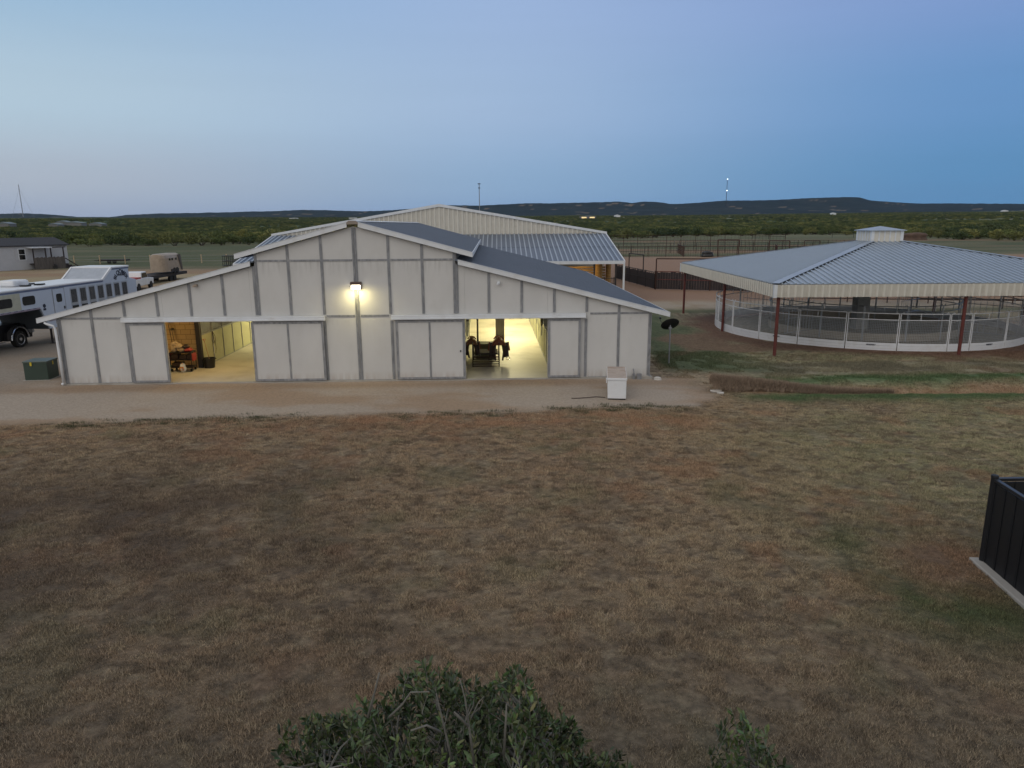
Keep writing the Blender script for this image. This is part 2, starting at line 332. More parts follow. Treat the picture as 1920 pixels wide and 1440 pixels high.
    gcol = lerp(gcol, (0.24,0.195,0.165), ss(-x, 17, 20)*.7)
    far = ss(y, 48, 58)
    gv = gv*(1-far)
    c = c*(1-gv[..., None])+gcol*gv[..., None]
    # yard, lane and arena dirt behind
    yd = far*(1-ss(wy, 98, 108)); yc = lerp(np.ones(x.shape+(3,))*np.array((0.29,0.185,0.12)), (0.33,0.25,0.16), ss(fbm(x, y*2.5, 9, 51), .45, .6))
    c = c*(1-yd[..., None])+yc*yd[..., None]
    lane = ss(wx, 7.5, 9.5)*np.exp(-(np.maximum(0, np.abs(wy-55.5)-2.0)/1.2)**2)*(y > 45)
    c = lerp(c, (0.36,0.285,0.23), np.clip(lane, 0, 1)*(.35+.6*ss(n2, .3, .6)))
    c = lerp(c, (0.11,0.115,0.06), np.exp(-((wy-51.3)/1.0)**2)*ss(wx, 8, 10)*.9)
    bare = ss(wx, 8, 10)*ss(wy, 57, 60)*(1-ss(wy, 134, 139)); c = lerp(c, (0.29,0.175,0.125), bare)
    c = lerp(c, (0.24,0.16,0.11), ss(wx, 10, 16)*ss(wy, 134, 140)*(1-ss(wy, 165, 200))*ss(fbm(x, y*2, 14, 63), .3, .5)*.9)
    # pasture
    ps = ss(wy, 104, 112)*(1-ss(wx, -4, 4)) + ss(wy, 137, 143)*ss(wx, -4, 4); ps = np.clip(ps, 0, 1)
    pc = lerp(np.ones(x.shape+(3,))*np.array((0.092,0.098,0.052)), (0.145,0.13,0.078), ss(fbm(x, y*4, 30, 61), .45, .62))
    pc = lerp(pc, (0.23,0.14,0.09), ss(wx, 8, 20)*ss(fbm(x, y*3, 40, 66), .5, .6)*(1-ss(y, 240, 300))*.8)
    c = c*(1-ps[..., None])+pc*ps[..., None]
    d = np.hypot(x, y); fr = ss(d, 260, 420)
    fc = lerp(np.ones(x.shape+(3,))*np.array((0.09,0.115,0.055)), (0.17,0.16,0.10), ss(fbm(x, y, 120, 71), .5, .65))
    c = c*(1-fr[..., None])+fc*fr[..., None]
    strip = np.exp(-((d-2450)/130)**2)*np.clip(ss(x/np.maximum(y, 1), .06, .1)*(1-ss(x/np.maximum(y, 1), .36, .42))+ss(x/np.maximum(y, 1), .60, .66), 0, 1)*(y > 0)
    c = lerp(c, (0.30,0.25,0.17), strip)
    return np.clip(c*np.array((.94,1.015,1.0)), 0.01, .9), np.clip(gv+yd+bare+lane, 0, 1)

# ------------------------------------------------------------------ ground sheet
def axis(lo, hi, step, flo, fhi, g=1.09):
    a = list(np.arange(lo, hi+1e-6, step)); s = step; p = hi
    while p < fhi: s *= g; p += s; a.append(p)
    s = step; p = lo; b = []
    while p > flo: s *= g; p -= s; b.append(p)
    return np.array(b[::-1]+a)
gx = axis(-22, 26, 0.085, -9000, 9000, 1.07); gy = axis(3, 33, 0.085, -900, 9500, 1.055)
X, Y = np.meshgrid(gx, gy); nx, ny = len(gx), len(gy)
Z = gz(X, Y)+0.02*(fbm(X, Y, .5, 90, 3)-.5)*(Y < 40)
co, bare_mask = ground_colour(X, Y)
co = co*(1-.30*(1-bare_mask)*(1-ss(Y, 24, 26))*ss(Y, 3.5, 4.5))[..., None]      # soil showing under the turf blades
vv = np.stack([X, Y, Z], -1).reshape(-1, 3)
idx = np.arange(nx*ny).reshape(ny, nx)
ff = np.stack([idx[:-1, :-1], idx[:-1, 1:], idx[1:, 1:], idx[1:, :-1]], -1).reshape(-1, 4)
def npmesh(name, v, f, material, colour=None, smooth=True, attr='tint'):
    me = bpy.data.meshes.new(name); k = f.shape[1]
    me.vertices.add(len(v)); me.vertices.foreach_set('co', v.astype(np.float32).ravel())
    me.loops.add(f.size); me.loops.foreach_set('vertex_index', f.astype(np.int32).ravel())
    me.polygons.add(len(f)); me.polygons.foreach_set('loop_start', np.arange(0, f.size, k, dtype=np.int32)); me.polygons.foreach_set('loop_total', np.full(len(f), k, np.int32))
    if smooth: me.polygons.foreach_set('use_smooth', np.ones(len(f), bool))
    me.update(calc_edges=True)
    if colour is not None:
        ca = me.color_attributes.new(attr, 'FLOAT_COLOR', 'POINT')
        cc = np.ones((len(v), 4), np.float32); cc[:, :np.asarray(colour).shape[1]] = colour; ca.data.foreach_set('color', cc.ravel())
    me.materials.append(material)
    o = bpy.data.objects.new(name, me); COL.objects.link(o); return o
# ground material: the mapped colour broken up by fine grain
m = bpy.data.materials.new('turf_and_dirt'); m.use_nodes = True; t = m.node_tree; b = t.nodes['Principled BSDF']; b.inputs['Roughness'].default_value = .95; b.inputs['Specular IOR Level'].default_value = .15
a = t.nodes.new('ShaderNodeAttribute'); a.attribute_name = 'tint'; g_ = t.nodes.new('ShaderNodeNewGeometry')
def noi(s, d, st=(1,1,1)):
    mp = t.nodes.new('ShaderNodeMapping'); mp.inputs['Scale'].default_value = st; t.links.new(g_.outputs['Position'], mp.inputs[0])
    n = t.nodes.new('ShaderNodeTexNoise'); n.inputs['Scale'].default_value = s; n.inputs['Detail'].default_value = d; n.inputs['Roughness'].default_value = .7; t.links.new(mp.outputs[0], n.inputs['Vector']); return n
def mrg(src, a0, a1, b0, b1):
    r = t.nodes.new('ShaderNodeMapRange'); r.inputs[1].default_value = a0; r.inputs[2].default_value = a1; r.inputs[3].default_value = b0; r.inputs[4].default_value = b1; t.links.new(src, r.inputs[0]); return r
n1, n2 = noi(9, 8), noi(1.7, 6, (.8, 1.6, 1))
r1, r2 = mrg(n1.outputs[0], .3, .7, .45, 1.5), mrg(n2.outputs[0], .3, .7, .82, 1.18)
mm = t.nodes.new('ShaderNodeMath'); mm.operation = 'MULTIPLY'; t.links.new(r1.outputs[0], mm.inputs[0]); t.links.new(r2.outputs[0], mm.inputs[1])
r3 = mrg(noi(13, 8, (1, 1.5, 1)).outputs[0], .3, .7, .74, 1.26); mxx = t.nodes.new('ShaderNodeMix'); t.links.new(a.outputs['Alpha'], mxx.inputs[0]); t.links.new(mm.outputs[0], mxx.inputs[2]); t.links.new(r3.outputs[0], mxx.inputs[3])
sc = t.nodes.new('ShaderNodeVectorMath'); sc.operation = 'SCALE'; t.links.new(a.outputs['Color'], sc.inputs[0]); t.links.new(mxx.outputs[0], sc.inputs['Scale']); t.links.new(sc.outputs[0], b.inputs['Base Color'])
bp = t.nodes.new('ShaderNodeBump'); bp.inputs['Strength'].default_value = .6; bp.inputs['Distance'].default_value = .05; nb = noi(14, 10); t.links.new(nb.outputs[0], bp.inputs['Height']); t.links.new(bp.outputs[0], b.inputs['Normal'])
M['ground'] = m
ground = npmesh('ground', vv, ff, m, np.concatenate([co, bare_mask[..., None]], -1).reshape(-1, 4)); tag(ground, 'dry brown lawn, gravel apron, red dirt yards and green scrub pasture running to the hills', 'ground', kind='structure')

# ------------------------------------------------------------------ hills
prof = [(-500,404),(-200,402),(0,401),(40,400),(75,401),(110,406),(150,410),(205,409),(235,403),(300,400),(380,399),(450,397),(520,395.5),(560,393.5),(610,394),(680,396),(740,394),(790,390),(830,384.5),(900,385.5),(940,383),(990,381),(1040,381),(1100,379.5),(1165,378),(1185,380.5),(1207,378),(1232,378.5),(1260,382.5),(1295,381),(1332,378),(1360,376),(1420,376),(1520,371.5),(1595,369),(1612,370),(1630,375.5),(1680,379),(1715,381.5),(1815,381.5),(1920,382.5),(2100,384),(2400,388)]
us = np.linspace(-500, 2400, 900); pv = np.interp(us, [p[0] for p in prof], [p[1] for p in prof])+1.0*(fbm(us, us*0, 40, 3)-.5)+.8*(vnoise(us, us*0, 5, 8)-.5)
rows = 26; HV = []; HC = []
for j in range(rows):
    k = j/(rows-1)
    for u_, v_ in zip(us, pv):
        q = ray(u_, v_); top = (q[0]/q[1]*6200, 6200, CH+q[2]/q[1]*6200)
        yb = 3900+(6200-3900)*k; xb = q[0]/q[1]*yb; zb = float(gz(xb, yb))-4
        e = k**2.2
        HV.append((xb, yb, zb*(1-e)+top[2]*e))
HV = np.array(HV); gul = fbm(HV[:, 0], HV[:, 1]*.4, 420, 5)-.5
kk = np.repeat(np.linspace(0, 1, rows), len(us)); HV[:, 2] += gul*45*np.sin(PI*kk)
back = HV[-len(us):].copy(); back[:, 1] += 1500; back[:, 2] -= 60; HV = np.vstack([HV, back]); rows += 1
hn = fbm(HV[:, 0], HV[:, 1], 260, 15); hb = fbm(HV[:, 0], HV[:, 1]*.5, 90, 25, 3)
HC = np.ones((len(HV), 3))*np.array((0.013,0.023,0.024)); HC = HC*(1-ss(hn, .5, .7)[:, None]*.5)+np.array((0.030,0.036,0.032))*ss(hn, .5, .7)[:, None]*.5
sp_ = ss(hb, .74, .80)[:, None]*.8; HC = HC*(1-sp_)+np.array((0.22,0.17,0.12))*sp_
hi = np.arange(rows*len(us)).reshape(rows, len(us)); hf = np.stack([hi[:-1, :-1], hi[:-1, 1:], hi[1:, 1:], hi[1:, :-1]], -1).reshape(-1, 4)
M['hill'] = mat('hill_scrub', (1,1,1), .95, var=.35, scale=.012, attr='tint', spec=.1)
hills = npmesh('hills', HV, hf, M['hill'], HC); tag(hills, 'dark flat-topped ridge of scrub covered hills along the horizon', 'hills', kind='structure')

# ------------------------------------------------------------------ the stable
YAW = 0.0292; BX, BY = -16.680, 26.001; BW = 21.946; BL = 23.4; P4 = 1.2192
barn = thing('stable', 'long pale panelled stable with three-part gable front and two lit open doorways', 'barn', (BX, BY, 0), YAW)
def zl(x):   # top surface of the roofs in front elevation
    lo = 2.455+0.2535*(x+0.65) if x < BW/2 else 2.455+0.2535*(BW+0.65-x); return lo
def zu(x): return 5.86-0.268*abs(x-BW/2)
FT = 0.17
S1, S2 = 6*P4, 12*P4
# wall: panels column by column, cut to the roof line, with real openings
wb = MB()
def col(x0, x1, z0, fn):
    xs = [x0, x1] if not (x0 < BW/2 < x1) else [x0, BW/2, x1]
    wb.prism([(x0, z0)]+[(x1, z0)]+[(x, fn(x)-FT-.004) for x in xs[::-1]], 0.0, 0.09)
for i in range(18):
    x0, x1 = i*P4, (i+1)*P4; fn = zu if 6 <= i < 12 else zl
    segs = [(x0, x1, 0)]
    for a, b_ in ((3.84, 7.08), (14.95, 18.04)):
        ns = []
        for s0, s1, zz in segs:
            if zz or s1 <= a or s0 >= b_: ns.append((s0, s1, zz)); continue
            if s0 < a: ns.append((s0, a, 0))
            ns.append((max(s0, a), min(s1, b_), 2.32))
            if s1 > b_: ns.append((b_, s1, 0))
        segs = ns
    for s0, s1, zz in segs: col(s0+.002, s1-.002, zz, fn)
wb.build('wall', M['panel'], barn)
sb = MB()
sb.box(0, .09, .09, BL, 0, 2.42); sb.box(BW-.09, BW, .09, BL, 0, 2.42)
sb.box(S1-.04, S1+.04, .1, BL-.1, 4.22, 4.78); sb.box(S2-.04, S2+.04, .1, BL-.1, 4.22, 4.78)
sb.build('side_wall', M['panel'], barn)
rb = MB(); rb.prism([(0.1,0),(BW-.1,0),(BW-.1,2.3),(S2,4.2),(S2,4.5),(BW/2,5.5),(S1,4.5),(S1,4.2),(0.1,2.3)], BL-.09, BL); rb.build('rear_wall', M['panel'], barn)
MB().box(-.12, BW+.12, -.10, BL+.1, -.55, -.004).build('foundation', M['concrete'], barn)
MB().box(.095, BW-.095, -.02, BL-.1, -.003, .002).build('aisle_floor', M['floor'], barn)
# steel battens
def batten(x, z0, z1, wdt=.10):
    b_ = MB().box(x-wdt/2, x+wdt/2, -.024, -.001, z0, z1)
    b_.box(x-wdt*.12, x+wdt*.12, -.034, -.0245, z0, z1)
    b_.build('batten', M['galv'], barn)
for i in range(19):
    x = i*P4; inner = 6 < i < 12
    x_ = min(max(x, .045), BW-.045)
    if i in (6, 12):
        s = -1 if i == 6 else 1
        batten(x_+s*.05, 2.50, zl(x_+s*.05)-FT-.01, .09); batten(x_-s*.05, 2.50, zu(x_-s*.05)-FT-.01, .09)
    elif i == 9: batten(x_-.045, 0.02, zu(x_)-FT-.05, .075); batten(x_+.045, 0.02, zu(x_)-FT-.05, .075)
    else:
        top = (zu if inner else zl)(x_)-FT-.01 if i not in (0, 18) else 2.44
        lo = 0.02 if i in (0, 1, 2, 8, 10, 16, 17, 18) else 2.50
        if i in (2, 8, 10, 16):
            batten(x_, 2.50, top); batten(x_+(.02 if i in (2,10) else -.02), 0.02, 2.25)
        else: batten(x_, lo, top)
for x0, x1, z in ((.09, 1.17, 2.44), (1.27, 2.30, 2.44), (BW-.09, BW-1.17, 2.44), (BW-1.27, BW-2.30, 2.44), (9.82, 10.87, 2.44), (11.08, 12.12, 2.44)):
    MB().box(min(x0,x1), max(x0,x1), -.020, -.001, z-.035, z+.035).build('girt', M['galv'], barn)
for i in range(6):
    x0 = (6+i)*P4+(.1 if i in (0, 3) else .047); x1 = (7+i)*P4-(.1 if i in (5, 2) else .047)
    MB().box(x0, x1, -.020, -.001, 4.445, 4.515).build('girt', M['galv'], barn)
# bottom angle under the panels
for a_, b__ in ((.1, 2.4), (9.75, 12.1), (19.6, BW-.1)): MB().box(a_, b__, -.016, -.001, 0, .02).build('base_trim', M['galv'], barn)
# door tracks
for x0, x1 in ((2.36, 9.78), (12.22, 19.46)):
    tb = MB().box(x0, x1, -.20, -.03, 2.30, 2.46).box(x0, x1, -.225, -.2005, 2.30, 2.36); tb.build('door_track', M['white_trim'], barn, bevel=.008)
# sliding doors
def door(x0, x1, mids):
    d = MB().box(x0+.05, x1-.05, -.105, -.065, .06, 2.24).build('sliding_door', M['panel'], barn)
    f = MB()
    for x in (x0, x1-.085): f.box(x, x+.085, -.125, -.055, .02, 2.26)
    for z0, z1 in ((.02, .10), (2.18, 2.26)): f.box(x0+.085, x1-.085, -.122, -.058, z0, z1)
    for x in mids: f.box(x-.035, x+.035, -.120, -.106, .10, 2.18)
    f.build('door_frame', M['galv'], d)
    return d
door(2.52, 3.88, []); door(7.04, 9.70, [8.38]); door(12.36, 14.93, [13.62]); dr = door(18.05, 19.28, [])
MB().box(14.74, 14.78, -.15, -.122, 1.05, 1.12).build('door_handle', M['black'], barn)
# metal roofs
def slope(name, x0, z0, x1, z1, y0, y1, m_, dx1=0.0, dz1=0.0, ribs=.3, th=.03):
    b_ = MB(); L_ = math.hypot(x1-x0, z1-z0)
    b_.add([(x0,y0,z0),(x1,y0,z1),(x1+dx1,y1,z1+dz1),(x0+dx1,y1,z0+dz1),(x0,y0,z0-th),(x1,y0,z1-th),(x1+dx1,y1,z1-th+dz1),(x0+dx1,y1,z0-th+dz1)],
        [(0,1,2,3),(7,6,5,4),(0,4,5,1),(1,5,6,2),(2,6,7,3),(3,7,4,0)])
    n = int((y1-y0)/ribs)
    for i in range(n+1):
        k = i/n*.996+.002; y = y0+(y1-y0)*k
        b_.beam((x0+dx1*k, y, z0+.010+dz1*k), (x1+dx1*k, y, z1+.010+dz1*k), .05, .022)
    return b_.build(name, m_, barn)
slope('roof', -.65, zl(-.65), S1+.0, zl(S1), -.14, BL+.2, M['roof'])
slope('roof', BW+.65, zl(BW+.65), S2, zl(S2), -.14, BL+.2, M['roof'])
slope('roof', S1-.62, zu(S1-.62), BW/2-.12, zu(BW/2-.12), -.14, BL+.2, M['roof'])
slope('roof', S2+.62, zu(S2+.62), BW/2+.12, zu(BW/2+.12), -.14, BL+.2, M['roof'])
# white rake trims
def rake(x0, x1, fn, name='rake_trim'):
    b_ = MB().prism([(x0, fn(x0)+.02), (x1, fn(x1)+.02), (x1, fn(x1)-FT+.02), (x0, fn(x0)-FT+.02)], -.185, -.142)
    b_.prism([(x0, fn(x0)+.034), (x1, fn(x1)+.034), (x1, fn(x1)+.022), (x0, fn(x0)+.022)], -.20, -.10)
    return b_.build(name, M['white_trim'], barn)
rake(-.67, S1-.10, zl); rake(S2+.10, BW+.67, zl)
rake(S1-.64, BW/2-.20, zu); rake(BW/2+.20, S2+.64, zu)
for sx_, fx in ((-1, -.68), (1, BW+.66)): MB().box(fx, fx+.03, -.14, BL+.2, 2.30, 2.465).build('eave_trim', M['white_trim'], barn)
for fx in (S1-.65, S2+.62): MB().box(fx, fx+.03, -.14, BL+.2, zu(S1-.62)-.15, zu(S1-.62)+.015).build('eave_trim', M['white_trim'], barn)
rv = MB().prism([(BW/2-.21, 5.76), (BW/2-.20, 5.83), (BW/2-.12, 5.885), (BW/2+.12, 5.885), (BW/2+.20, 5.83), (BW/2+.21, 5.76)], -.19, -.06); rv.build('ridge_end_cap', mat('ridge_cap_brown', (0.26,0.22,0.19), .7), barn)
MB().prism([(BW/2-.13, 5.862), (BW/2, 5.90), (BW/2+.13, 5.862), (BW/2, 5.84)], -.015, BL+.2).build('ridge_cap', M['white_trim'], barn)
# gutter outlet and downspout at the left corner
dsb = MB().tube([(-.42,-.13,2.32), (-.34,-.15,2.27), (-.10,-.17,2.20), (-.035,-.18,2.08), (-.035,-.16,1.0), (-.035,-.155,.05)], .045, 10); dsb.build('downspout', M['white_trim'], barn, smooth=True)
MB().tube([(-.035,-.155,.05), (-.09,-.19,.0)], .045, 10).build('downspout_shoe', M['white_trim'], barn)
MB().box(BW-.02, BW+.02, -.05, .09, 0, 2.42).build('corner_post', M['galv'], barn); MB().box(-.03, .012, -.05, .09, 0, 2.42).build('corner_post', M['galv'], barn)
# wall lamp
wl = MB().box(10.80, 11.18, -.30, -.03, 3.60, 3.70).box(10.82, 11.16, -.12, -.03, 3.42, 3.60).build('wall_lamp', mat('lamp_bronze', (0.09,0.05,0.04), .5), barn, bevel=.01)
MB().box(10.83, 11.15, -.31, -.122, 3.43, 3.598).build('lamp_lens', M['lamp_face'], wl, bevel=.035)
ll = bpy.data.lights.new('wall_lamp_light', 'AREA'); ll.energy = 13; ll.size = .34; ll.size_y = .12; ll.shape = 'RECTANGLE'; ll.color = (1, .84, .38)
lo = bpy.data.objects.new('wall_lamp_light', ll); COL.objects.link(lo); lo.parent = barn; lo.location = (10.99, -.42, 3.44); lo.rotation_euler = (R(24), 0, 0)
# sensors under the eaves
for sx_, m_ in ((5.16, 'black'), (16.22, 'red')):
    MB().box(sx_-.05, sx_+.05, -.14, -.01, 3.58, 3.66).lathe([(0,-.04),(.05,-.04),(.045,.02),(0,.02)], (sx_-.04,-.14,3.6), 10).build('motion_sensor', M['white_trim'] if m_ == 'red' else M['tan_paint'], barn)
# meter conduits and plinth stub at the right corner
cb_ = MB()
for x in (21.33, 21.50, 21.58): cb_.box(x-.045, x+.045, -.19, -.11, -.18, .14)
cb_.tube([(21.33,-.15,-.2), (21.33,-.15,.2), (21.33,-.02,.3)], .02, 6)
cb_.build('conduit_box', M['galv'], barn)
# interior: stall fronts, block wash bay, posts
TH = .06
def stallwall(x, y0, y1, face, n):
    b_ = MB().box(x-TH/2, x+TH/2, y0, y1, 0.03, 1.32); b_.build('stall_wall', M['stall'], barn)
    f = MB(); s = (y1-y0)/n; e = face*.045
    for i in range(n+1):
        y = y0+s*i; f.box(min(x, x+e)-.01, max(x, x+e)+.01, y-.03, y+.03, 0, 2.42)
    f.box(min(x, x+e)-.006, max(x, x+e)+.006, y0, y1, 1.322, 1.38); f.box(min(x, x+e)-.006, max(x, x+e)+.006, y0, y1, 0.004, .028); f.box(min(x, x+e)-.006, max(x, x+e)+.006, y0, y1, 2.36, 2.42)
    f.build('stall_frame', M['galv'], barn)
    g_b = MB()
    k = int((y1-y0)/.11)
    for i in range(k):
        y = y0+(i+.5)*(y1-y0)/k; g_b.box(x-.008, x+.008, y-.008, y+.008, 1.382, 2.358)
    g_b.build('stall_bars', M['galv'], barn)
stallwall(3.91, 2.9, 20.9, 1, 15); stallwall(7.32, 0.7, 20.9, -1, 16); stallwall(14.63, 0.7, 8.4, 1, 6); stallwall(18.28, .6, 20.9, -1, 16); stallwall(14.63, 10.6, 20.9, 1, 8)
MB().box(.1, 3.86, 2.76, 2.88, .003, 2.6).build('block_wall', M['block'], barn)
MB().box(3.80, 3.98, 2.72, 2.90, .003, 2.7).build('post', M['dark_pipe'], barn)
MB().box(.1, 3.8, 0.1, 2.7, 2.62, 2.66).build('wash_bay_ceiling', M['stall'], barn)
for x_, y_ in ((16.36, 8.9),): MB().box(x_-.22, x_+.22, y_-.1, y_+.1, .003, 3.2).build('post', M['board'], barn)
MB().box(14.72, 14.82, 3.0, 3.1, .003, 2.9).build('post', M['dark_pipe'], barn); MB().box(15.25, 15.33, 6.1, 6.2, .003, 2.9).build('post', M['dark_pipe'], barn)
for a in (4.0, 15.0):
    MB().box(a, a+3.2, .1, BL-.12, 2.95, 3.0).build('aisle_ceiling', M['stall'], barn)
def strip(x, y, e, col_=(1, .88, .48), lz=2.86):
    f = MB().box(x-.08, x+.08, y-.6, y+.6, lz, lz+.07).build('strip_light', M['white_trim'], barn)
    MB().box(x-.05, x+.05, y-.57, y+.57, lz-.03, lz-.002).build('light_tube', M['tube_glow'], f)
    l = bpy.data.lights.new('strip_glow', 'AREA'); l.shape = 'RECTANGLE'; l.size = .16; l.size_y = 1.2; l.energy = e; l.color = col_
    o = bpy.data.objects.new('strip_glow', l); COL.objects.link(o); o.parent = barn; o.location = (x, y, lz-.05)
for y in (9.0, 13.0, 17.5): strip(6.0, y, 130)
strip(1.9, 1.3, 22, (1, .66, .28), 2.55)
strip(5.0, 2.4, 38, (1, .66, .24))
for y, e in ((5.2, 30), (9.0, 210), (12.8, 180), (17.0, 180)): strip(16.9, y, e)

# ------------------------------------------------------------------ things inside the doorways
def wp(lx, ly, z=0.0):
    return (BX+lx*math.cos(YAW)-ly*math.sin(YAW), BY+lx*math.sin(YAW)+ly*math.cos(YAW), z)
# tack trolley
t_ = thing('tack_trolley', 'cluttered dark tack trolley with red ends standing against the tan block wall', 'trolley', wp(3.42, 2.20, .004), YAW)
b_ = MB()
for x in (-.42, .42):
    for y in (-.22, .22): b_.tube([(x, y, .12), (x, y, .78)], .018, 6)
for z in (.16, .46, .76): b_.box(-.44, .44, -.24, .24, z, z+.03)
b_.build('frame', M['dark_pipe'], t_)
MB().box(-.47, -.445, -.2, .2, .42, .72).build('end_panel', M['red'], t_); MB().box(.445, .47, -.2, .2, .42, .72).build('end_panel', M['red'], t_)
for x in (-.38, .38):
    for y in (-.2, .2): MB().tube([(x-.02, y, .06), (x+.02, y, .06)], .06, 12).build('wheel', M['rubber'], t_)
b_ = MB().box(-.40,-.1,-.2,.15,.5,.7).box(-.05,.22,-.2,.12,.5,.66).box(.24,.4,-.18,.15,.5,.72).box(-.38,.0,-.2,.18,.2,.36); b_.build('storage_tray', M['dark_leather'], t_, bevel=.02)
def lump(name, m_, c, r, label, cat, seed, group=None, sq=(1,1,1)):
    b = bmesh.new(); bmesh.ops.create_icosphere(b, subdivisions=3, radius=1)
    rnd = random.Random(seed); ph = [rnd.uniform(0, 6) for _ in range(6)]
    for v in b.verts:
        p = v.co; k = 1+.12*math.sin(3*p.x+ph[0])+.12*math.sin(4*p.y+ph[1])+.1*math.sin(5*p.z+ph[2])+.05*math.sin(9*p.x+ph[3])*math.sin(8*p.y+ph[4])
        s = (abs(p.x)**4+abs(p.y)**4+abs(p.z)**4)**.25
        v.co = Vector((p.x/s**.6*k*r[0], p.y/s**.6*k*r[1], p.z/s**.6*k*r[2]))
    me = bpy.data.meshes.new(name); b.to_mesh(me); b.free(); me.materials.append(m_)
    me.polygons.foreach_set('use_smooth', [True]*len(me.polygons))
    o = bpy.data.objects.new(name, me); COL.objects.link(o); o.location = c; tag(o, label, cat, group); return o
lump('feed_bag', M['tan_bag'], wp(3.14, 2.18, .99), (.15,.13,.19), 'tan paper feed bag standing upright on the left of the tack trolley', 'bag', 1)
lump('feed_bag', M['tan_bag'], wp(3.42, 2.14, .88), (.17,.14,.085), 'crumpled tan sack lying flat in the middle of the tack trolley', 'bag', 2)
lump('feed_bag', M['tan_bag'], wp(3.30, 2.10, 1.02), (.16,.13,.10), 'bulging tan sack on top of the pile in the middle of the tack trolley', 'bag', 31)
lump('storage_basket', M['dark_leather'], wp(3.62, 2.12, 1.0), (.13,.12,.08), 'dark basket on top of the red blanket on the tack trolley', 'basket', 32)
lump('saddle_blanket', M['red'], wp(3.70, 2.16, .87), (.16,.16,.07), 'folded dark red saddle blanket on the right end of the tack trolley', 'blanket', 3)
jg = lump('plastic_jug', M['white_paint'], wp(3.52, 1.86, .17), (.13,.09,.16), 'white plastic jug with orange label in front of the tack trolley', 'jug', 4)
MB().box(-.08, .08, -.102, -.094, -.07, .07).build('jug_label', M['orange'], jg)
MB().lathe([(.035,.14),(.035,.20),(0,.20)], (0,0,0), 12).build('jug_cap', M['orange'], jg)
def tub(name, m_, c, r0, r1, h, label, n=20):
    t = thing(name, label, 'bucket' if r1 < .2 else 'tub', c)
    MB().lathe([(0,0),(r0,0),(r1,h),(r1+.015,h),(r1+.015,h-.03),(r1-.012,h-.02),(r0-.01,.02),(0,.02)], (0,0,0), n).build('tub_body', m_, t, smooth=False)
    for s in (-1, 1): MB().tube([(s*(r1+.01),-.05,h-.05),(s*(r1+.05),-.03,h-.02),(s*(r1+.05),.03,h-.02),(s*(r1+.01),.05,h-.05)], .008, 6).build('handle', M['dark_pipe'], t)
    return t
tub('muck_tub', M['black'], wp(4.22, 2.80, .004), .21, .25, .40, 'large black muck tub with a shovel standing in it, by the first stall post')
tub('feed_bucket', M['green_plastic'], wp(2.86, 2.02, .004), .12, .15, .26, 'small green feed bucket on the floor left of the tack trolley')
tub('feed_bucket', M['black'], wp(2.60, 2.15, .004), .12, .15, .26, 'small black feed bucket in the corner beside the green one')
t_ = thing('shovel', 'wooden-handled shovel with red grip standing in the black muck tub', 'shovel', wp(4.22, 2.80, .03))
MB().tube([(.03,0,.25), (-.13,.04,1.05)], .015, 8).build('shaft', M['wood'], t_)
MB().tube([(-.19,.04,1.15), (-.13,.04,1.05), (-.08,.04,1.16), (-.19,.04,1.15)], .014, 8).build('grip', M['red'], t_)
MB().box(-.07, .12, -.01, .01, .0, .27).build('blade', M['alu'], t_)
for k, (dx, h, lab) in enumerate(((0, 1.95, 'long dark rake leaning on the tan block wall left of the trolley'), (.12, 1.62, 'shorter dark broom leaning on the tan block wall left of the trolley'))):
    t_ = thing('rake' if k == 0 else 'broom', lab, 'rake' if k == 0 else 'broom', wp(2.98+dx, 2.45, .004))
    MB().tube([(.12, -.1, .02), (-.22, .22, h)], .014, 6).build('shaft', M['dark_leather'], t_)
    MB().box(-.26, -.14, .18, .24, h-.03, h+.05).build('head', M['dark_pipe'], t_)
# hanging halters
def halter(name, lx, ly, z, face, lab, n=3, seed=0, length=.9):
    rnd = random.Random(seed); t = thing(name, lab, 'bridle', wp(lx, ly, z), YAW)
    for i in range(n):
        y = rnd.uniform(-.08, .08); x = face*(.04+.03*i)
        MB().tube([(face*.02, 0, 0), (x, y+.06, -.22), (x, y+.09, -.42), (x, y-.02, -.55), (x, y-.08, -.38), (face*.02, 0, 0)], .011, 6).build('headstall', M['dark_leather'], t)
        MB().tube([(x, y, -.5), (x+.01, y+.03, -.5-length*.25), (x, y-.03, -.5-length*.45)], .009, 6).build('lead_rope', M['dark_pipe'] if i % 2 else M['white_trim'], t)
    MB().tube([(-face*.05, 0, .02), (face*.05, 0, .0)], .012, 6).build('hook', M['chrome'], t)
    return t
halter('bridle', 4.02, 3.9, 1.36, 1, 'dark leather bridle hanging on the front of the stall panels beside the muck tub', 2, 1, 1.0)
halter('bridle', 18.2, 4.3, 1.95, -1, 'bundle of bridles hanging on the right stall front, nearest to the doorway', 3, 2, 1.1)
halter('bridle', 18.2, 7.6, 2.0, -1, 'bundle of bridles hanging on the right stall front, deeper in the bright aisle', 3, 3, 1.0)
halter('bridle', 14.86, 3.3, 2.3, 1, 'tangle of dark bridles hanging on the post behind the left saddle', 4, 4, 1.6)
halter('bridle', 16.02, 8.75, 2.2, -1, 'single bridle hanging on the wide board post in the aisle', 1, 5, 1.2)
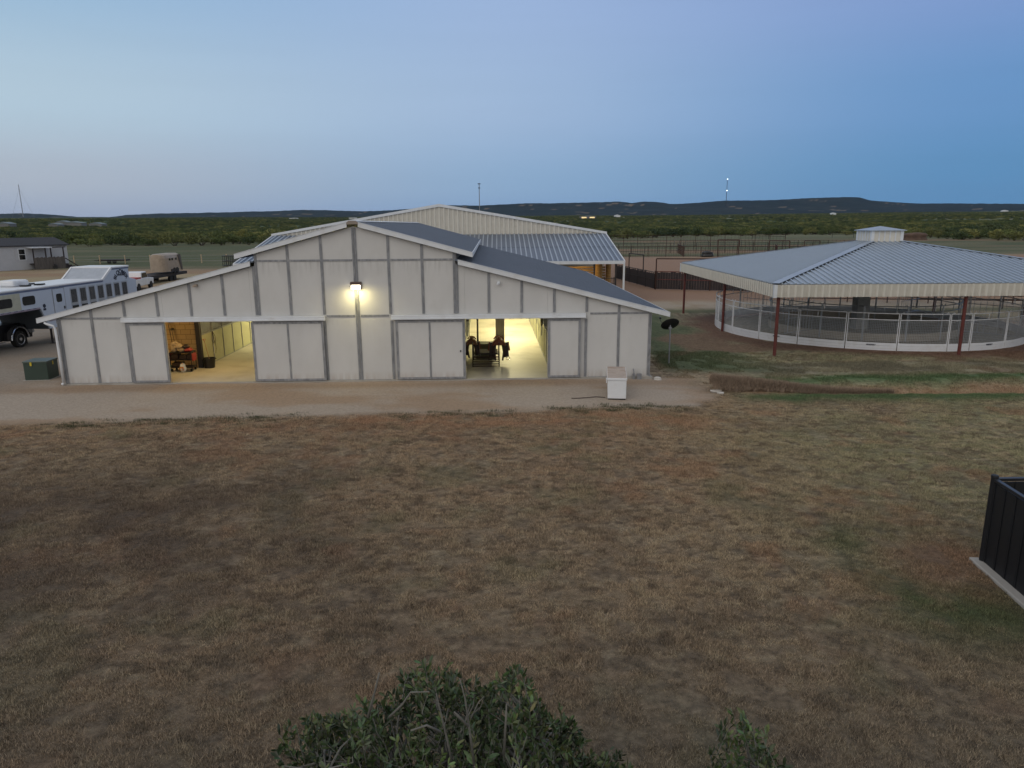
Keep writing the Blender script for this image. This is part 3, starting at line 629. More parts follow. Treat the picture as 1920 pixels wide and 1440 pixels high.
# saddle racks and saddles
def saddle_rack(lx, ly, lab, w_=1.08):
    t = thing('saddle_rack', lab, 'rack', wp(lx, ly, .004), YAW)
    for x in (0, w_):
        MB().tube([(x, 0, 0), (x, 0, .98)], .022, 8).tube([(x, 1.5, 0), (x, 1.5, .98)], .022, 8).tube([(x, -.15, .99), (x, 1.6, .99)], .025, 8).build('upright', M['dark_pipe'], t)
    for i, (y, z) in enumerate([(0,.03),(0,.12),(0,.22),(.0,.32),(.0,.42),(0,.53),(1.5,.12),(1.5,.35)]):
        MB().tube([(0, y, z), (w_, y, z)], .016, 6).build('crossbar', M['dark_pipe'] if i % 2 else M['rust'], t)
    MB().box(.05, w_-.05, .45, 1.45, .46, .50).build('shelf', M['dark_board'], t)
    return t
saddle_rack(15.15, 2.2, 'dark pipe saddle rack with horizontal crossbars just inside the right doorway')
MB_box = thing('tack_box', 'olive grey tack box standing behind the saddle rack', 'box', wp(15.25, 3.9, .004), YAW)
MB().box(0, .85, 0, .7, 0, .62).build('box_body', mat('olive_paint', (0.12,0.12,0.06), .6), MB_box, bevel=.015); MB().box(-.015, .865, -.015, .715, .621, .67).build('lid', mat('olive_paint_lid', (0.10,0.10,0.05), .6), MB_box, bevel=.01)
def saddle(lx, ly, lab, m_, seed, skirt=M['dark_leather']):
    t = thing('saddle', lab, 'saddle', wp(lx, ly, 1.0), YAW)
    # arched seat and skirts: bend a sheet over the bar
    nx_, ny_ = 15, 13; vs = []; fs = []
    for j in range(ny_):
        v = j/(ny_-1); y = -.28+.56*v
        for i in range(nx_):
            a = -1+2*i/(nx_-1); th = a*1.15
            rise = .10*(abs(v-.5)*2)**2*math.exp(-(a*2.2)**2); wd = .29*(1-.25*(abs(v-.5)*2)**3)
            vs.append((wd*math.sin(th)*(1.0), y, .20*math.cos(th)-.16+rise-(.12*max(0, abs(a)-.6))))
    for j in range(ny_-1):
        for i in range(nx_-1): k = j*nx_+i; fs.append((k, k+1, k+nx_+1, k+nx_))
    o = MB().add(vs, fs).build('seat', m_, t, smooth=True); md = o.modifiers.new('solid', 'SOLIDIFY'); md.thickness = .035
    pd = MB(); vs = []; fs = []
    for j in range(5):
        y = -.2+.5*j/4
        for i in range(13):
            a = -1+2*i/12; th = a*1.5; vs.append((.255*math.sin(th), y, .15*math.cos(th)-.15-.42*max(0, abs(a)-.50)/.50))
    for j in range(4):
        for i in range(12): k = j*13+i; fs.append((k, k+1, k+14, k+13))
    po = pd.add(vs, fs).build('saddle_pad', skirt, t, smooth=True); md = po.modifiers.new('solid', 'SOLIDIFY'); md.thickness = .11
    MB().prism([(-.20,-.02),(-.15,.07),(-.05,.10),(.05,.10),(.15,.07),(.20,-.02),(.12,-.12),(-.12,-.12)], -.26, -.14).build('fork', m_, t, bevel=.03)
    MB().tube([(0,-.24,.06),(0,-.28,.17),(0,-.29,.20)], [.03,.022,.035], 8).build('horn', m_, t, smooth=True)
    MB().tube([(-.17,.24,.04),(-.1,.27,.13),(0,.28,.15),(.1,.27,.13),(.17,.24,.04)], .025, 8).build('cantle', m_, t, smooth=True)
    for s in (-1, 1):
        MB().beam((s*.25,-.02,-.04), (s*.29,-.02,-.55), .10, .20, up=(0,1,0)).build('fender', skirt, t)
        MB().beam((s*.24,.12,-.05), (s*.29,.14,-.38), .20, .015, up=(0,1,0)).build('skirt', m_, t)
        MB().tube([(s*.31-.0,-.02,-.53),(s*.31-.06,-.02,-.62),(s*.31-.055,-.02,-.68),(s*.31+.055,-.02,-.68),(s*.31+.06,-.02,-.62),(s*.31,-.02,-.53)], .012, 6).build('stirrup', M['dark_leather'] if s < 0 else M['chrome'], t)
        MB().beam((s*.20,.05,-.1), (s*.12,.05,-.72), .06, .012, up=(0,1,0)).build('cinch_strap', skirt, t)
    return t
saddle(15.10, 2.75, 'tan and brown western saddle on the left bar of the rack, half behind the door', mat('tan_leather', (0.20,0.085,0.035), .55, var=.2, scale=6), 1)
sdl = saddle(16.23, 2.62, 'dark reddish western saddle with pale stirrup on the right bar of the rack', M['leather'], 2); sdl.scale = (1.22, 1.1, 1.15)

# ------------------------------------------------------------------ chest freezer
fx0, fy0 = G(1139, 752, -.10); fx1, fy1 = G(1174, 753, -.10)
t_ = thing('chest_freezer', 'white chest freezer with rust stained lid standing end-on on the gravel before the barn', 'freezer', (fx0, fy0, gzf(fx0, fy0)), -.125)
fw = fx1-fx0+.02
fw *= .97
MB().box(0, fw, 0, 1.95, .04, .66).build('cabinet', M['white_paint'], t_, bevel=.015)
MB().box(-.03, fw+.02, -.02, 1.97, .665, .745).build('lid', M['white_paint'], t_, bevel=.015)
MB().box(-.015, fw+.005, .0, 1.955, .746, .752).build('lid_top', M['rust_lid'], t_)
MB().box(.02, fw-.02, .02, 1.93, 0, .04).build('base', M['dark_pipe'], t_)
MB().box(-.06, -.031, .1, .25, .55, .70).build('lid_hinge', M['white_paint'], t_)
cx_, cy_ = fx0, fy0+.2
cdb = MB().tube([(cx_-.05, cy_, gzf(cx_, cy_)+.03), (cx_-.35, cy_+.1, gzf(cx_, cy_)+.03), (cx_-.7, cy_-.02, gzf(cx_, cy_)+.03), (cx_-1.05, cy_-.06, gzf(cx_, cy_)+.02), (cx_-1.2, cy_-.04, gzf(cx_, cy_)+.02)], .014, 6)
tag(cdb.build('power_cord', M['cord']), 'dark cord trailing across the gravel from the chest freezer', 'cord')
# stones and stub near the corner
for k, (u, v, s, lab) in enumerate(((1207, 712, .13, 'grey concrete lump at the foot of the stable corner'), (1232, 714, .11, 'pale flat stone lying right of the stable corner'), (1342, 736, .12, 'white stone at the left end of the dry grass bank'), (1351, 739, .08, 'small white stone below the left end of the dry grass bank'))):
    x, y = G(u, v, -.15); lump('stone', M['stone'] if k else M['concrete'], (x, y, gzf(x, y)+s*.3), (s*1.4, s, s*.6), lab, 'stone', 20+k)

# ------------------------------------------------------------------ satellite dish
dx_, dy_ = 6.70, 29.75; dz_ = gzf(dx_, dy_)
t_ = thing('satellite_dish', 'black satellite dish on a thin steel pole in the grass beside the stable', 'dish', (dx_, dy_, dz_))
MB().tube([(0,0,-.1),(0,0,1.56)], .03, 8).build('pole', M['galv'], t_)
b_ = MB(); prof_ = [(0.001,0)]+[(r*.38/8, .16*(r/8)**2*.38) for r in range(1, 9)]
b_.lathe(prof_, (0,0,0), 28); b_.lathe([(p, z-.012) for p, z in prof_][::-1], (0,0,0), 28)
b_.lathe([(.38,.0608),(.395,.055),(.38,.0488)], (0,0,0), 28)
b_.xform(Matrix.Translation((.02,.10,1.66)) @ Matrix.Rotation(R(-12), 4, 'Y') @ Matrix.Rotation(R(-55), 4, 'X') @ Matrix.Scale(.78, 4, (0,1,0)))
b_.build('reflector', M['black'], t_, smooth=True)
MB().box(-.06,.07,-.02,.06,1.50,1.58).tube([(0,.02,1.52),(.02,.12,1.66)], .022, 8).build('bracket', M['galv'], t_)
MB().tube([(0,.1,1.50),(-.3,.5,1.74),(-.33,.55,1.88)], .012, 6).box(-.37,-.29,.5,.6,1.86,1.93).build('feed_arm', M['black'], t_)

# ------------------------------------------------------------------ green utility boxes
def green(u, v, lab, w_, d_, h_, rz, dx=0):
    x, y = G(u, v, -.10); t = thing('utility_cabinet', lab, 'cabinet', (x+dx, y, gzf(x, y)), rz)
    MB().box(0, w_, 0, d_, 0, h_-.06).build('cabinet_body', M['green_box'], t, bevel=.012)
    MB().box(-.02, w_+.02, -.02, d_+.02, h_-.058, h_).build('lid', mat('green_lid', (0.07,0.095,0.08), .4), t, bevel=.015)
    MB().box(w_*.3, w_*.3+.07, -.028, -.021, h_-.17, h_-.03).build('warning_decal', M['yellow'], t)
    MB().box(w_+.004, w_+.008, d_*.5, d_*.5+.08, h_-.2, h_-.06).build('warning_decal', M['yellow'], t)
    MB().box(-.06, w_+.06, -.06, d_+.06, -.1, .012).build('pad', M['concrete'], t)
    return t
green(48, 716, 'dark green utility cabinet with yellow decals left of the stable corner', .86, .80, .74, .10)
x, y = G(96, 706, -.1)
# ------------------------------------------------------------------ black fence enclosure, right
bx_, by_ = G(1842, 1050, -.08); ex_, ey_ = G(1935, 1122, -.02)
ang = math.atan2(ey_-by_, ex_-bx_)
bt = thing('metal_fence', 'black metal panel fence enclosure with a round corner post on a pale concrete kerb', 'fence', (bx_, by_, gzf(bx_, by_)), 0)
HB = 1.55
L1 = 4.0; d1 = Vector((math.cos(ang), math.sin(ang), 0)); d2 = Vector((1, .02, 0))
MB().tube([(0,0,0),(0,0,HB+.04)], .055, 16).lathe([(.055,HB+.04),(.06,HB+.045),(.055,HB+.075),(0,HB+.085)], (0,0,0), 16).build('post', M['black_steel'], bt, smooth=False)
for nm, dv, ln in (('panel', d1, L1), ('panel', d2, 3.5)):
    b_ = MB(); k = int(ln/.3); nrm = Vector((-dv.y, dv.x, 0))
    for i in range(k):
        a_ = dv*(.06+i*(ln-.06)/k); c_ = dv*(.06+(i+1)*(ln-.06)/k)
        b_.beam(a_+Vector((0,0,HB/2)), c_-dv*.012+Vector((0,0,HB/2)), .022 if True else 0, HB-.10)
        b_.beam(a_+dv*.012+nrm*.0+Vector((0,0,.06)), a_+dv*.012+Vector((0,0,HB-.06)), .045, .045)
    b_.build(nm, M['black_steel'], bt)
    MB().beam(dv*.05+Vector((0,0,HB)), dv*ln+Vector((0,0,HB)), .075, .05).build('rail', mat('black_rail', (0.02,0.022,0.028), .35, .3), bt, bevel=.006)
kb = MB(); nrm = Vector((-d1.y, d1.x, 0))
kb.beam(-d1*.12-nrm*.02+Vector((0,0,-.06)), d1*L1-nrm*.02+Vector((0,0,-.06)), .30, .22); kb.build('kerb', M['concrete'], bt, bevel=.02)
MB().beam(d2*.1+Vector((0,.03,-.075)), d2*3.5+Vector((0,.03,-.075)), .26, .2).build('kerb', M['concrete'], bt, bevel=.02)

# ------------------------------------------------------------------ round pen and its shelter
CX, CY = 20.3, 41.2; RO, RI = 8.1, 5.0
pz = gzf(CX, CY)
pz0 = -.34
pen = thing('round_pen', 'white circular horse walker pen of mesh panels with white kickboards under the open shelter', 'horse pen', (CX, CY, pz0))
HP = 1.82
M['pale_board'] = mat('pale_board', (0.40,0.36,0.30), .8, var=.15)
def pen_panel(a0, a1, r, inner=False):
    t = MB(); fr = MB(); kb = MB(); ms = MB()
    n = max(2, int(abs(a1-a0)/3)); A = [a0+(a1-a0)*i/n for i in range(n+1)]
    P = [Vector((r*math.cos(R(a)), r*math.sin(R(a)), 0)) for a in A]
    up = lambda z: [p+Vector((0,0,z)) for p in P]
    fr.tube(up(HP), .024, 8); fr.tube(up(HP-.30), .024, 8)
    for p in (P[0], P[-1]): fr.tube([p, p+Vector((0,0,HP+.02))], .025, 8)
    mid = P[n//2]; fr.tube([mid+Vector((0,0,HP-.30)), mid+Vector((0,0,HP))], .018, 6)
    for p, q in ((P[0], P[1]), (P[-1], P[-2])):
        d = (q-p).normalized(); fr.tube([p+d*.05+Vector((0,0,HP)), p+d*.10+Vector((0,0,HP+.09)), p+d*.16+Vector((0,0,HP))], .014, 6)
    kh = .42
    for i in range(n):
        p, q = P[i], P[i+1]
        for j in range(3): kb.beam(p+Vector((0,0,.07+j*kh/3)), q+Vector((0,0,.07+j*kh/3)), .03+.008*(j % 2), kh/3-.008)
    if not inner:
        L_ = r*R(abs(a1-a0)); k = int(L_/.075)
        for i in range(1, k):
            a = R(a0+(a1-a0)*i/k); p = Vector((r*math.cos(a), r*math.sin(a), 0)); ms.beam(p+Vector((0,0,kh)), p+Vector((0,0,HP-.30)), .006, .006)
        for j in range(1, 14):
            z = kh+(HP-.30-kh)*j/14
            for i in range(n): ms.beam(P[i]+Vector((0,0,z)), P[i+1]+Vector((0,0,z)), .006, .006)
    f = fr.build('fence_panel', M['white_paint'] if not inner else M['alu'], pen, fix=False)
    kb.build('kick_board', M['white_paint'] if not inner else M['pale_board'], f, fix=False)
    if ms.v: ms.build('wire_mesh', M['white_trim'], f, fix=False)
    return f
angs = [-80+16*i for i in range(22)]
pen_panel(-88+.3, -80-.3, RO); pen_panel(-104+.25, -88-.25, RO)
for i in range(21): pen_panel(angs[i]+.3, angs[i+1]-.3, RO) if i < 20 else pen_panel(angs[20]+.3, angs[20]+15.7, RO)
for i in range(15): pen_panel(-90+24*i+.3, -66+24*i-.3, RI, True)
# lettering on two kickboards
def text(name, s, size, m_, parent, loc, rot, extrude=.004, arc=None):
    c = bpy.data.curves.new(name, 'FONT'); c.body = s; c.size = size; c.extrude = extrude; c.align_x = 'CENTER'; c.align_y = 'CENTER'; c.offset = size*.02
    o = bpy.data.objects.new(name+'_tmp', c); COL.objects.link(o)
    dg = bpy.context.evaluated_depsgraph_get(); me = bpy.data.meshes.new_from_object(o.evaluated_get(dg)); bpy.data.objects.remove(o)
    if arc:
        for v in me.vertices:
            th = v.co.x/arc; rr_ = arc+v.co.y; v.co.x = rr_*math.sin(th); v.co.y = rr_*math.cos(th)-arc
    me.materials.clear(); me.materials.append(m_); o = bpy.data.objects.new(name, me); COL.objects.link(o); o.parent = parent; o.location = loc; o.rotation_euler = rot; return o
M['ink'] = mat('navy_lettering', (0.012,0.016,0.035), .5)
for a in (-112, -144, -72):
    p = ((RO+.035)*math.cos(R(a)), (RO+.035)*math.sin(R(a)), .31); text('lettering', 'PRIEFERT', .10, M['ink'], pen, p, (PI/2, 0, R(a+90)))
MB().box(-.35,.35,-.35,.35,-.1,2.9).build('centre_column', mat('grey_column', (0.42,0.43,0.43), .7), pen)
for k in range(4):
    a = R(38+90*k); c, s = math.cos(a), math.sin(a)
    MB().tube([(.3*c,.3*s,2.45),(RO*c*.97,RO*s*.97,2.45)], .035, 8).build('overhead_arm', M['dark_pipe'], pen)
    g_b = MB()
    for i in range(10):
        rr_ = RI+.25+i*(RO-RI-.5)/9; g_b.tube([(rr_*c, rr_*s, .45), (rr_*c, rr_*s, 2.4)], .010, 5)
    for z in (.45, 1.2, 1.9): g_b.tube([((RI+.25)*c,(RI+.25)*s,z),((RO-.25)*c,(RO-.25)*s,z)], .016, 6)
    g_b.build('divider_gate', M['alu'], pen)
# shelter
SX, SY, HW = 20.85, 41.0, 8.85
sh = thing('pen_shelter', 'square open shelter with grey hipped metal roof and red posts over the round pen', 'shelter', (SX, SY, pz0))
ZF0, ZF1 = 2.44-pz0, 3.0-pz0; OV = .18; E = HW+OV
ZA = 4.62-pz0+.45; 
CU = .86
apex_z = ZF1+.02+(4.62-3.0)*E/(E-CU)
def hp(k, d, z=None):   # point on hip plane k at distance d from axis
    return apex_z-(apex_z-ZF1-.02)*d/E
rf = MB()
for k in range(4):
    Rm = Matrix.Rotation(k*PI/2, 4, 'Z'); st = len(rf.v); c = CU
    rf.add([(-E,-E,hp(0,E)),(E,-E,hp(0,E)),(c,-c,hp(0,c)),(-c,-c,hp(0,c))], [(0,1,2,3)])
    rf.add([(-E,-E,hp(0,E)-.04),(E,-E,hp(0,E)-.04),(c,-c,hp(0,c)-.04),(-c,-c,hp(0,c)-.04)], [(3,2,1,0)])
    n = int(2*E/.305)
    for i in range(1, n):
        x = -E+2*E*i/n; d = max(abs(x), c)
        if E-d < .05: continue
        rf.beam((x,-E-.02,hp(0,E)+.026), (x,-d-.01,hp(0,d)+.026), .075, .055, mi=1)
    rf.xform(Rm, st)
M['roof_rib'] = mat('roof_rib', (0.40,0.46,0.53), .35, .4, var=.05)
rfo = rf.build('roof', [M['roof_pale'], M['roof_rib']], sh)
for k in range(4):
    sx_, sy_ = ((-1,-1),(1,-1),(1,1),(-1,1))[k]; c = CU
    hb_ = MB()
    hb_.beam((sx_*E, sy_*E, hp(0,E)+.055), (sx_*c, sy_*c, hp(0,c)+.055), .36, .012)
    hb_.build('hip_cap', M['roof_pale'], rfo)
    # dark foam closure dashes beside the cap
    cl = MB(); nn_ = int(E/.305)
    for i in range(nn_):
        q = E-(E-c)*(i+.35)/nn_; q2 = E-(E-c)*(i+.8)/nn_
        for o1, o2 in ((.27,0),(0,.27)): cl.beam((sx_*(q-o1), sy_*(q-o2), hp(0,q-min(o1,o2))+.006), (sx_*(q2-o1), sy_*(q2-o2), hp(0,q2-min(o1,o2))+.006), .05, .03)
    cl.build('closure_strip', M['black'], rfo)
for k in range(4):
    Rm = Matrix.Rotation(k*PI/2, 4, 'Z'); fb = MB().box(-E+.09, E-.09, -E-.02, -E+.02, ZF0, ZF1)
    n = int(2*E/.305)
    for i in range(1, n):
        x = -E+2*E*i/n; fb.prism([(x-.055,-E-.021),(x-.03,-E-.065),(x+.03,-E-.065),(x+.055,-E-.021)], ZF0, ZF1, 'z', 1)
    for i in range(n): 
        x = -E+2*E*(i+.5)/n; fb.box(max(-E+.1, x-.045), min(E-.1, x-.035), -E-.027, -E-.021, ZF0, ZF1); fb.box(x+.035, x+.045, -E-.027, -E-.021, ZF0, ZF1)
    fb.xform(Rm); fb.build('fascia', [M['beige'], M['beige_rib']], sh)
    ct = MB().box(-E-.05, -E+.10, -E-.05, -E+.10, ZF0-.02, ZF1); ct.xform(Rm); ct.build('corner_trim', M['white_trim'], sh)
MB().box(-E+.05, E-.05, -E+.05, E-.05, ZF0+.30, ZF0+.32)
tr = MB()
for k in range(2):
    for x in np.linspace(-HW, HW, 7):
        if k: tr.beam((x,-HW,ZF0+.2),(x,HW,ZF0+.2), .08, .2)
        else: tr.beam((-HW,x,ZF0+.42),(HW,x,ZF0+.42), .08, .16)
tr.build('purlin', M['rust'], sh)
posts = [(-HW,-HW),(-.25,-HW),(HW,-HW),(-HW,-.6),(HW,0),(-HW,HW),(0,HW),(HW,HW)]
for x, y in posts:
    x += .10 if x < -1 else 0; y += .05 if y < 0 else 0
    b_ = MB().tube([(x, y, -.35), (x, y, ZF0+.2)], .075, 12); b_.build('post', M['red_post'], sh)
# cupola
zc = hp(0, CU)
cp = MB().box(-CU+.01, CU-.01, -CU+.01, CU-.01, zc-.15, zc+.60)
for k in range(4):
    st = len(cp.v)
    for x in (-.45,-.15,.15,.45): cp.box(x-.035, x+.035, -CU-.02, -CU+.009, zc-.1, zc+.6, 1)
    cp.xform(Matrix.Rotation(k*PI/2, 4, 'Z'), st)
cpo = cp.build('cupola', [M['beige_rib'], M['white_trim']], sh)
for sx_ in (-1, 1):
    for sy_ in (-1, 1):
        a_, b__ = sorted((sx_*(CU+.03), sx_*(CU-.13))), sorted((sy_*(CU+.03), sy_*(CU-.13)))
        MB().box(a_[0], a_[1], b__[0], b__[1], zc-.12, zc+.6).build('cupola_trim', M['white_trim'], cpo)
z_ = zc+.6; e_ = 1.0
MB().add([(-e_,-e_,z_),(e_,-e_,z_),(e_,e_,z_),(-e_,e_,z_),(-e_,-e_,z_+.03),(e_,-e_,z_+.03),(e_,e_,z_+.03),(-e_,e_,z_+.03),(0,0,z_+.25)],
    [(3,2,1,0),(0,1,5,4),(1,2,6,5),(2,3,7,6),(3,0,4,7),(4,5,8),(5,6,8),(6,7,8),(7,4,8)]).build('cupola_roof', M['roof_pale'], cpo)

# ------------------------------------------------------------------ arena building behind the stable
ab = thing('arena_building', 'large beige ribbed steel building with grey lean-to roof behind the stable', 'building', (-6.35, 56.2, -.5), .017)
W2, DL, DEEP, ZE, ZT, ZP = 15.15, 10.4, 42.0, 3.33, 5.45, 7.92
b_ = MB(); yw = DL
b_.prism([(-W2,0),(W2,0),(W2,ZT-.05),(0,ZP),(-W2,ZT-.05)], yw, yw+.1)
n = int(2*W2/.42)
for i in range(1, n):
    x = -W2+2*W2*i/n; zt = ZT-.05+(ZP-ZT+.05)*(1-abs(x)/W2); b_.prism([(x-.09,yw-.002),(x-.045,yw-.07),(x+.045,yw-.07),(x+.09,yw-.002)], 3.0, zt, 'z', 1)
b_.build('gable_wall', [M['beige'], M['beige_rib']], ab)
b_ = MB().box(-W2, -W2+.1, yw+.1, yw+DEEP, 0, ZT-.06).box(W2-.1, W2, yw+.1, yw+DEEP, 0, ZT-.06); b_.prism([(-W2+.1,0),(W2-.1,0),(W2-.1,ZT-.1),(0,ZP-.05),(-W2+.1,ZT-.1)], yw+DEEP-.1, yw+DEEP); b_.build('side_wall', M['beige'], ab)
for s in (-1, 1):
    b_ = MB(); b_.prism([(s*(W2+.15), ZT+.0), (0, ZP+.10), (0, ZP+.06), (s*(W2+.15), ZT-.04)], yw-.06, yw+DEEP+.1)
    for i in range(0, 60): y = yw+i*.7; b_.beam((s*(W2+.15), y, ZT+.015), (0, y, ZP+.115), .06, .03)
    b_.build('roof', M['roof_pale'], ab)
    MB().prism([(s*(W2+.2), ZT+.05), (0, ZP+.15), (0, ZP-.10), (s*(W2+.2), ZT-.16)], yw-.14, yw-.055).build('rake_trim', M['white_trim'], ab)
# lean-to roof
b_ = MB(); x1 = W2+.1
def lt(y): return ZE+(ZT-.12-ZE)*(y/DL)
b_.add([(-x1,0,lt(0)),(x1,0,lt(0)),(x1,DL-.06,lt(DL)),(-x1,DL-.06,lt(DL)),(-x1,0,lt(0)-.04),(x1,0,lt(0)-.04),(x1,DL-.06,lt(DL)-.04),(-x1,DL-.06,lt(DL)-.04)], [(0,1,2,3),(7,6,5,4),(0,4,5,1),(1,5,6,2),(2,6,7,3),(3,7,4,0)])
n = int(2*x1/.40)
for i in range(1, n):
    x = -x1+2*x1*i/n; b_.beam((x,0,lt(0)+.035),(x,DL-.06,lt(DL)+.035), .10, .09, mi=1)
b_.beam((-x1+.05, DL*.47, lt(DL*.47)+.055), (x1-.05, DL*.47, lt(DL*.47)+.055), .05, .02)
b_.build('lean_to_roof', [M['roof'], M['roof_pale']], ab)
MB().box(-x1-.04, x1+.04, -.08, -.004, ZE-.20, ZE+.05).build('eave_trim', M['white_trim'], ab)
for s in (-1, 1): MB().prism([(0,lt(0)+.07),(DL,lt(DL)+.07),(DL,lt(DL)-.16),(0,lt(0)-.16)], s*x1-.03, s*x1+.05, 'x').build('rake_trim', M['white_trim'], ab)
MB().box(x1-.10, x1+.04, -.06, .08, 0, ZE-.205).build('corner_post', M['white_trim'], ab)
MB().box(-x1, -x1+.14, -.06, .08, 0, ZE-.205).build('corner_post', M['white_trim'], ab)
for x in (-9, -3, 3, 7.5, 9.3, 12.9, 14.6): MB().box(x-.06, x+.06, .1, .22, 0, ZE-.1).build('post', M['dark_pipe'], ab)
pb = MB()
for z in np.arange(.2, 2.7, .22): pb.box(4, 14.2, 3.0, 3.06, z, z+.15)
pb.build('plank_wall', M['hay'], ab)
MB().tube([(13.6,2.6,0),(13.6,2.6,ZE+.4)], .30, 14).build('post', M['hay'], ab); MB().tube([(14.45,3.0,0),(14.45,3.0,ZE+.4)], .22, 14).build('post', M['hay'], ab)
for x0, x1_ in ((7.5, 9.3), (9.3, 12.9), (12.9, 14.6)):
    gb = MB()
    for z in (.4, .8, 1.2, 1.6, 2.0): gb.tube([(x0, .3, z), (x1_, .3, z)], .03, 6)
    for x in (x0+.1, (x0+x1_)/2, x1_-.1): gb.tube([(x, .3, .3), (x, .3, 2.1)], .025, 6)
    gb.build('stall_gate', M['dark_pipe'], ab)
for x in (6.0, 12.0):
    f = MB().box(x-.6, x+.6, 1.7, 1.8, ZE+.12, ZE+.18).build('strip_light', M['white_trim'], ab)
    l = bpy.data.lights.new('strip_glow', 'AREA'); l.shape = 'RECTANGLE'; l.size = 1.1; l.size_y = .15; l.energy = 34; l.color = (1, .72, .34)
    o = bpy.data.objects.new('strip_glow', l); COL.objects.link(o); o.parent = ab; o.location = (x, 1.75, ZE+.10)
    MB().box(x-.55, x+.55, 1.72, 1.78, ZE+.105, ZE+.118).build('light_tube', M['tube_glow'], f)
lump('saddle_blanket', mat('pink_blanket', (0.45,0.22,0.16), .9), (-6.35+6.6, 56.2+.4, 1.75), (.45,.12,.14), 'pinkish blanket thrown over the top rail under the lean-to roof', 'blanket', 9)

# ------------------------------------------------------------------ corrals
def pipe_fence(name, pts, h, n_per, rails, m_, lab, cat='fence', boards=None, mesh=False, group=None, rr_=.04, top=None):
    x0, y0 = pts[0]; z0 = gzf(x0, y0)
    t = thing(name, lab, cat, (x0, y0, z0), 0, group)
    rb_ = MB(); bb = MB(); wm = MB()
    for (xa, ya), (xb, yb) in zip(pts[:-1], pts[1:]):
        L_ = math.hypot(xb-xa, yb-ya); n = max(1, round(L_/n_per))
        P = [Vector((xa+(xb-xa)*i/n-x0, ya+(yb-ya)*i/n-y0, gzf(xa+(xb-xa)*i/n, ya+(yb-ya)*i/n)-z0)) for i in range(n+1)]
        for p in P[:(None if (xb, yb) == pts[-1] else -1)]: MB().tube([p+Vector((0,0,-.3)), p+Vector((0,0,h+.02))], rr_*1.25, 6).build('post', m_, t, fix=False)
        for z in rails:
            for p, q in zip(P[:-1], P[1:]): rb_.tube([p+Vector((0,0,z)), q+Vector((0,0,z))], rr_, 5)
        if boards:
            k = int(L_/.24)
            for i in range(k):
                f_ = (i+.5)/k; p = P[0].lerp(P[-1], f_); hh = boards*random.uniform(.94, 1.04)
                d = (P[-1]-P[0]).normalized(); bb.beam(p-d*.118+Vector((0,0,.05+hh/2)), p+d*.118+Vector((0,0,.05+hh/2)), .03, hh)
        if mesh:
            k = int(L_/mesh)
            for i in range(k):
                p = P[0].lerp(P[-1], (i+.5)/k); wm.beam(p+Vector((0,0,.05)), p+Vector((0,0,h)), .03, .03)
    rb_.build('rail', top or m_, t, fix=False)
    if bb.v: bb.build('boards', M['dark_board'], t, fix=False)
    if wm.v: wm.build('wire_mesh', m_, t, fix=False)
    return t
F0 = (14.0, 69.7)
pipe_fence('board_fence', [F0, (12.2, 84.0)], 1.65, 3.0, (1.62, .9), M['dark_pipe'], 'dark boarded corral fence running back from the tall pipe frame beside the arena building', boards=1.5)
pipe_fence('board_fence', [F0, (18.8, 67.6), (30, 64.5), (44, 62)], 1.75, 3.2, (1.72, .95), M['rust'], 'dark boarded corral fence with red top rail crossing behind the round pen shelter', boards=1.6, top=M['red_post'])
def frame(x0, y0, x1, y1, h, m_, lab, r=.05, name='corral_gateway', group=None):
    z = gzf(x0, y0); t = thing(name, lab, 'gate', (x0, y0, z), 0, group); dx, dy = x1-x0, y1-y0
    MB().tube([(0,0,-.3),(0,0,h)], r, 8).build('post', m_, t); MB().tube([(dx,dy,-.3),(dx,dy,h)], r, 8).build('post', m_, t)
    MB().tube([(0,0,h),(dx,dy,h)], r*.9, 8).build('crossbar', m_, t); return t
frame(14.0, 69.3, 24.6, 66.6, 2.95, M['rust'], 'wide tall rusty pipe frame over the near corral gateway', .06)
frame(13.9, 84.8, 14.75, 80.2, 2.85, M['dark_pipe'], 'narrow dark pipe frame standing at the left edge of the red arena', .06)
pipe_fence('pipe_fence', [(16.5, 139.5), (62, 133)], 1.95, 3.2, (1.95, .15), M['rust'], 'long rusty pipe and mesh fence along the far side of the red arena', mesh=.45)
pipe_fence('pipe_fence', [(16.5, 139.5), (14.6, 150)], 2.4, 2.4, (2.4, 1.3, .3), M['dark_pipe'], 'short dark pipe fence beside the left end of the far arena fence', mesh=.6)
pipe_fence('pipe_fence', [(17, 152), (40, 156), (72, 150)], 2.1, 3.0, (2.1, 1.3, .5), M['dark_pipe'], 'dark three-rail pipe fence of the pens just behind the long arena fence', mesh=.8)
pipe_fence('pipe_fence', [(33, 137.5), (36, 156)], 1.9, 3.0, (1.9, 1.0), M['rust'], 'rusty cross fence between the two long pipe fences, nearer the arena building', mesh=.7)
pipe_fence('pipe_fence', [(50, 135.5), (56, 153)], 1.9, 3.0, (1.9, 1.0), M['rust'], 'rusty cross fence between the two long pipe fences, nearer the shelter roof', mesh=.7)
pipe_fence('pipe_fence', [(40, 172), (80, 166)], 2.2, 3.5, (2.2, 1.2), M['dark_pipe'], 'dark pipe fence in the pens behind the three tall frames', mesh=.9)
pipe_fence('pipe_fence', [(28, 206), (75, 198)], 3.0, 4.0, (3.0, 1.5), M['rust'], 'reddish upright post fence in the pasture far beyond the arena', mesh=.9, rr_=.05)
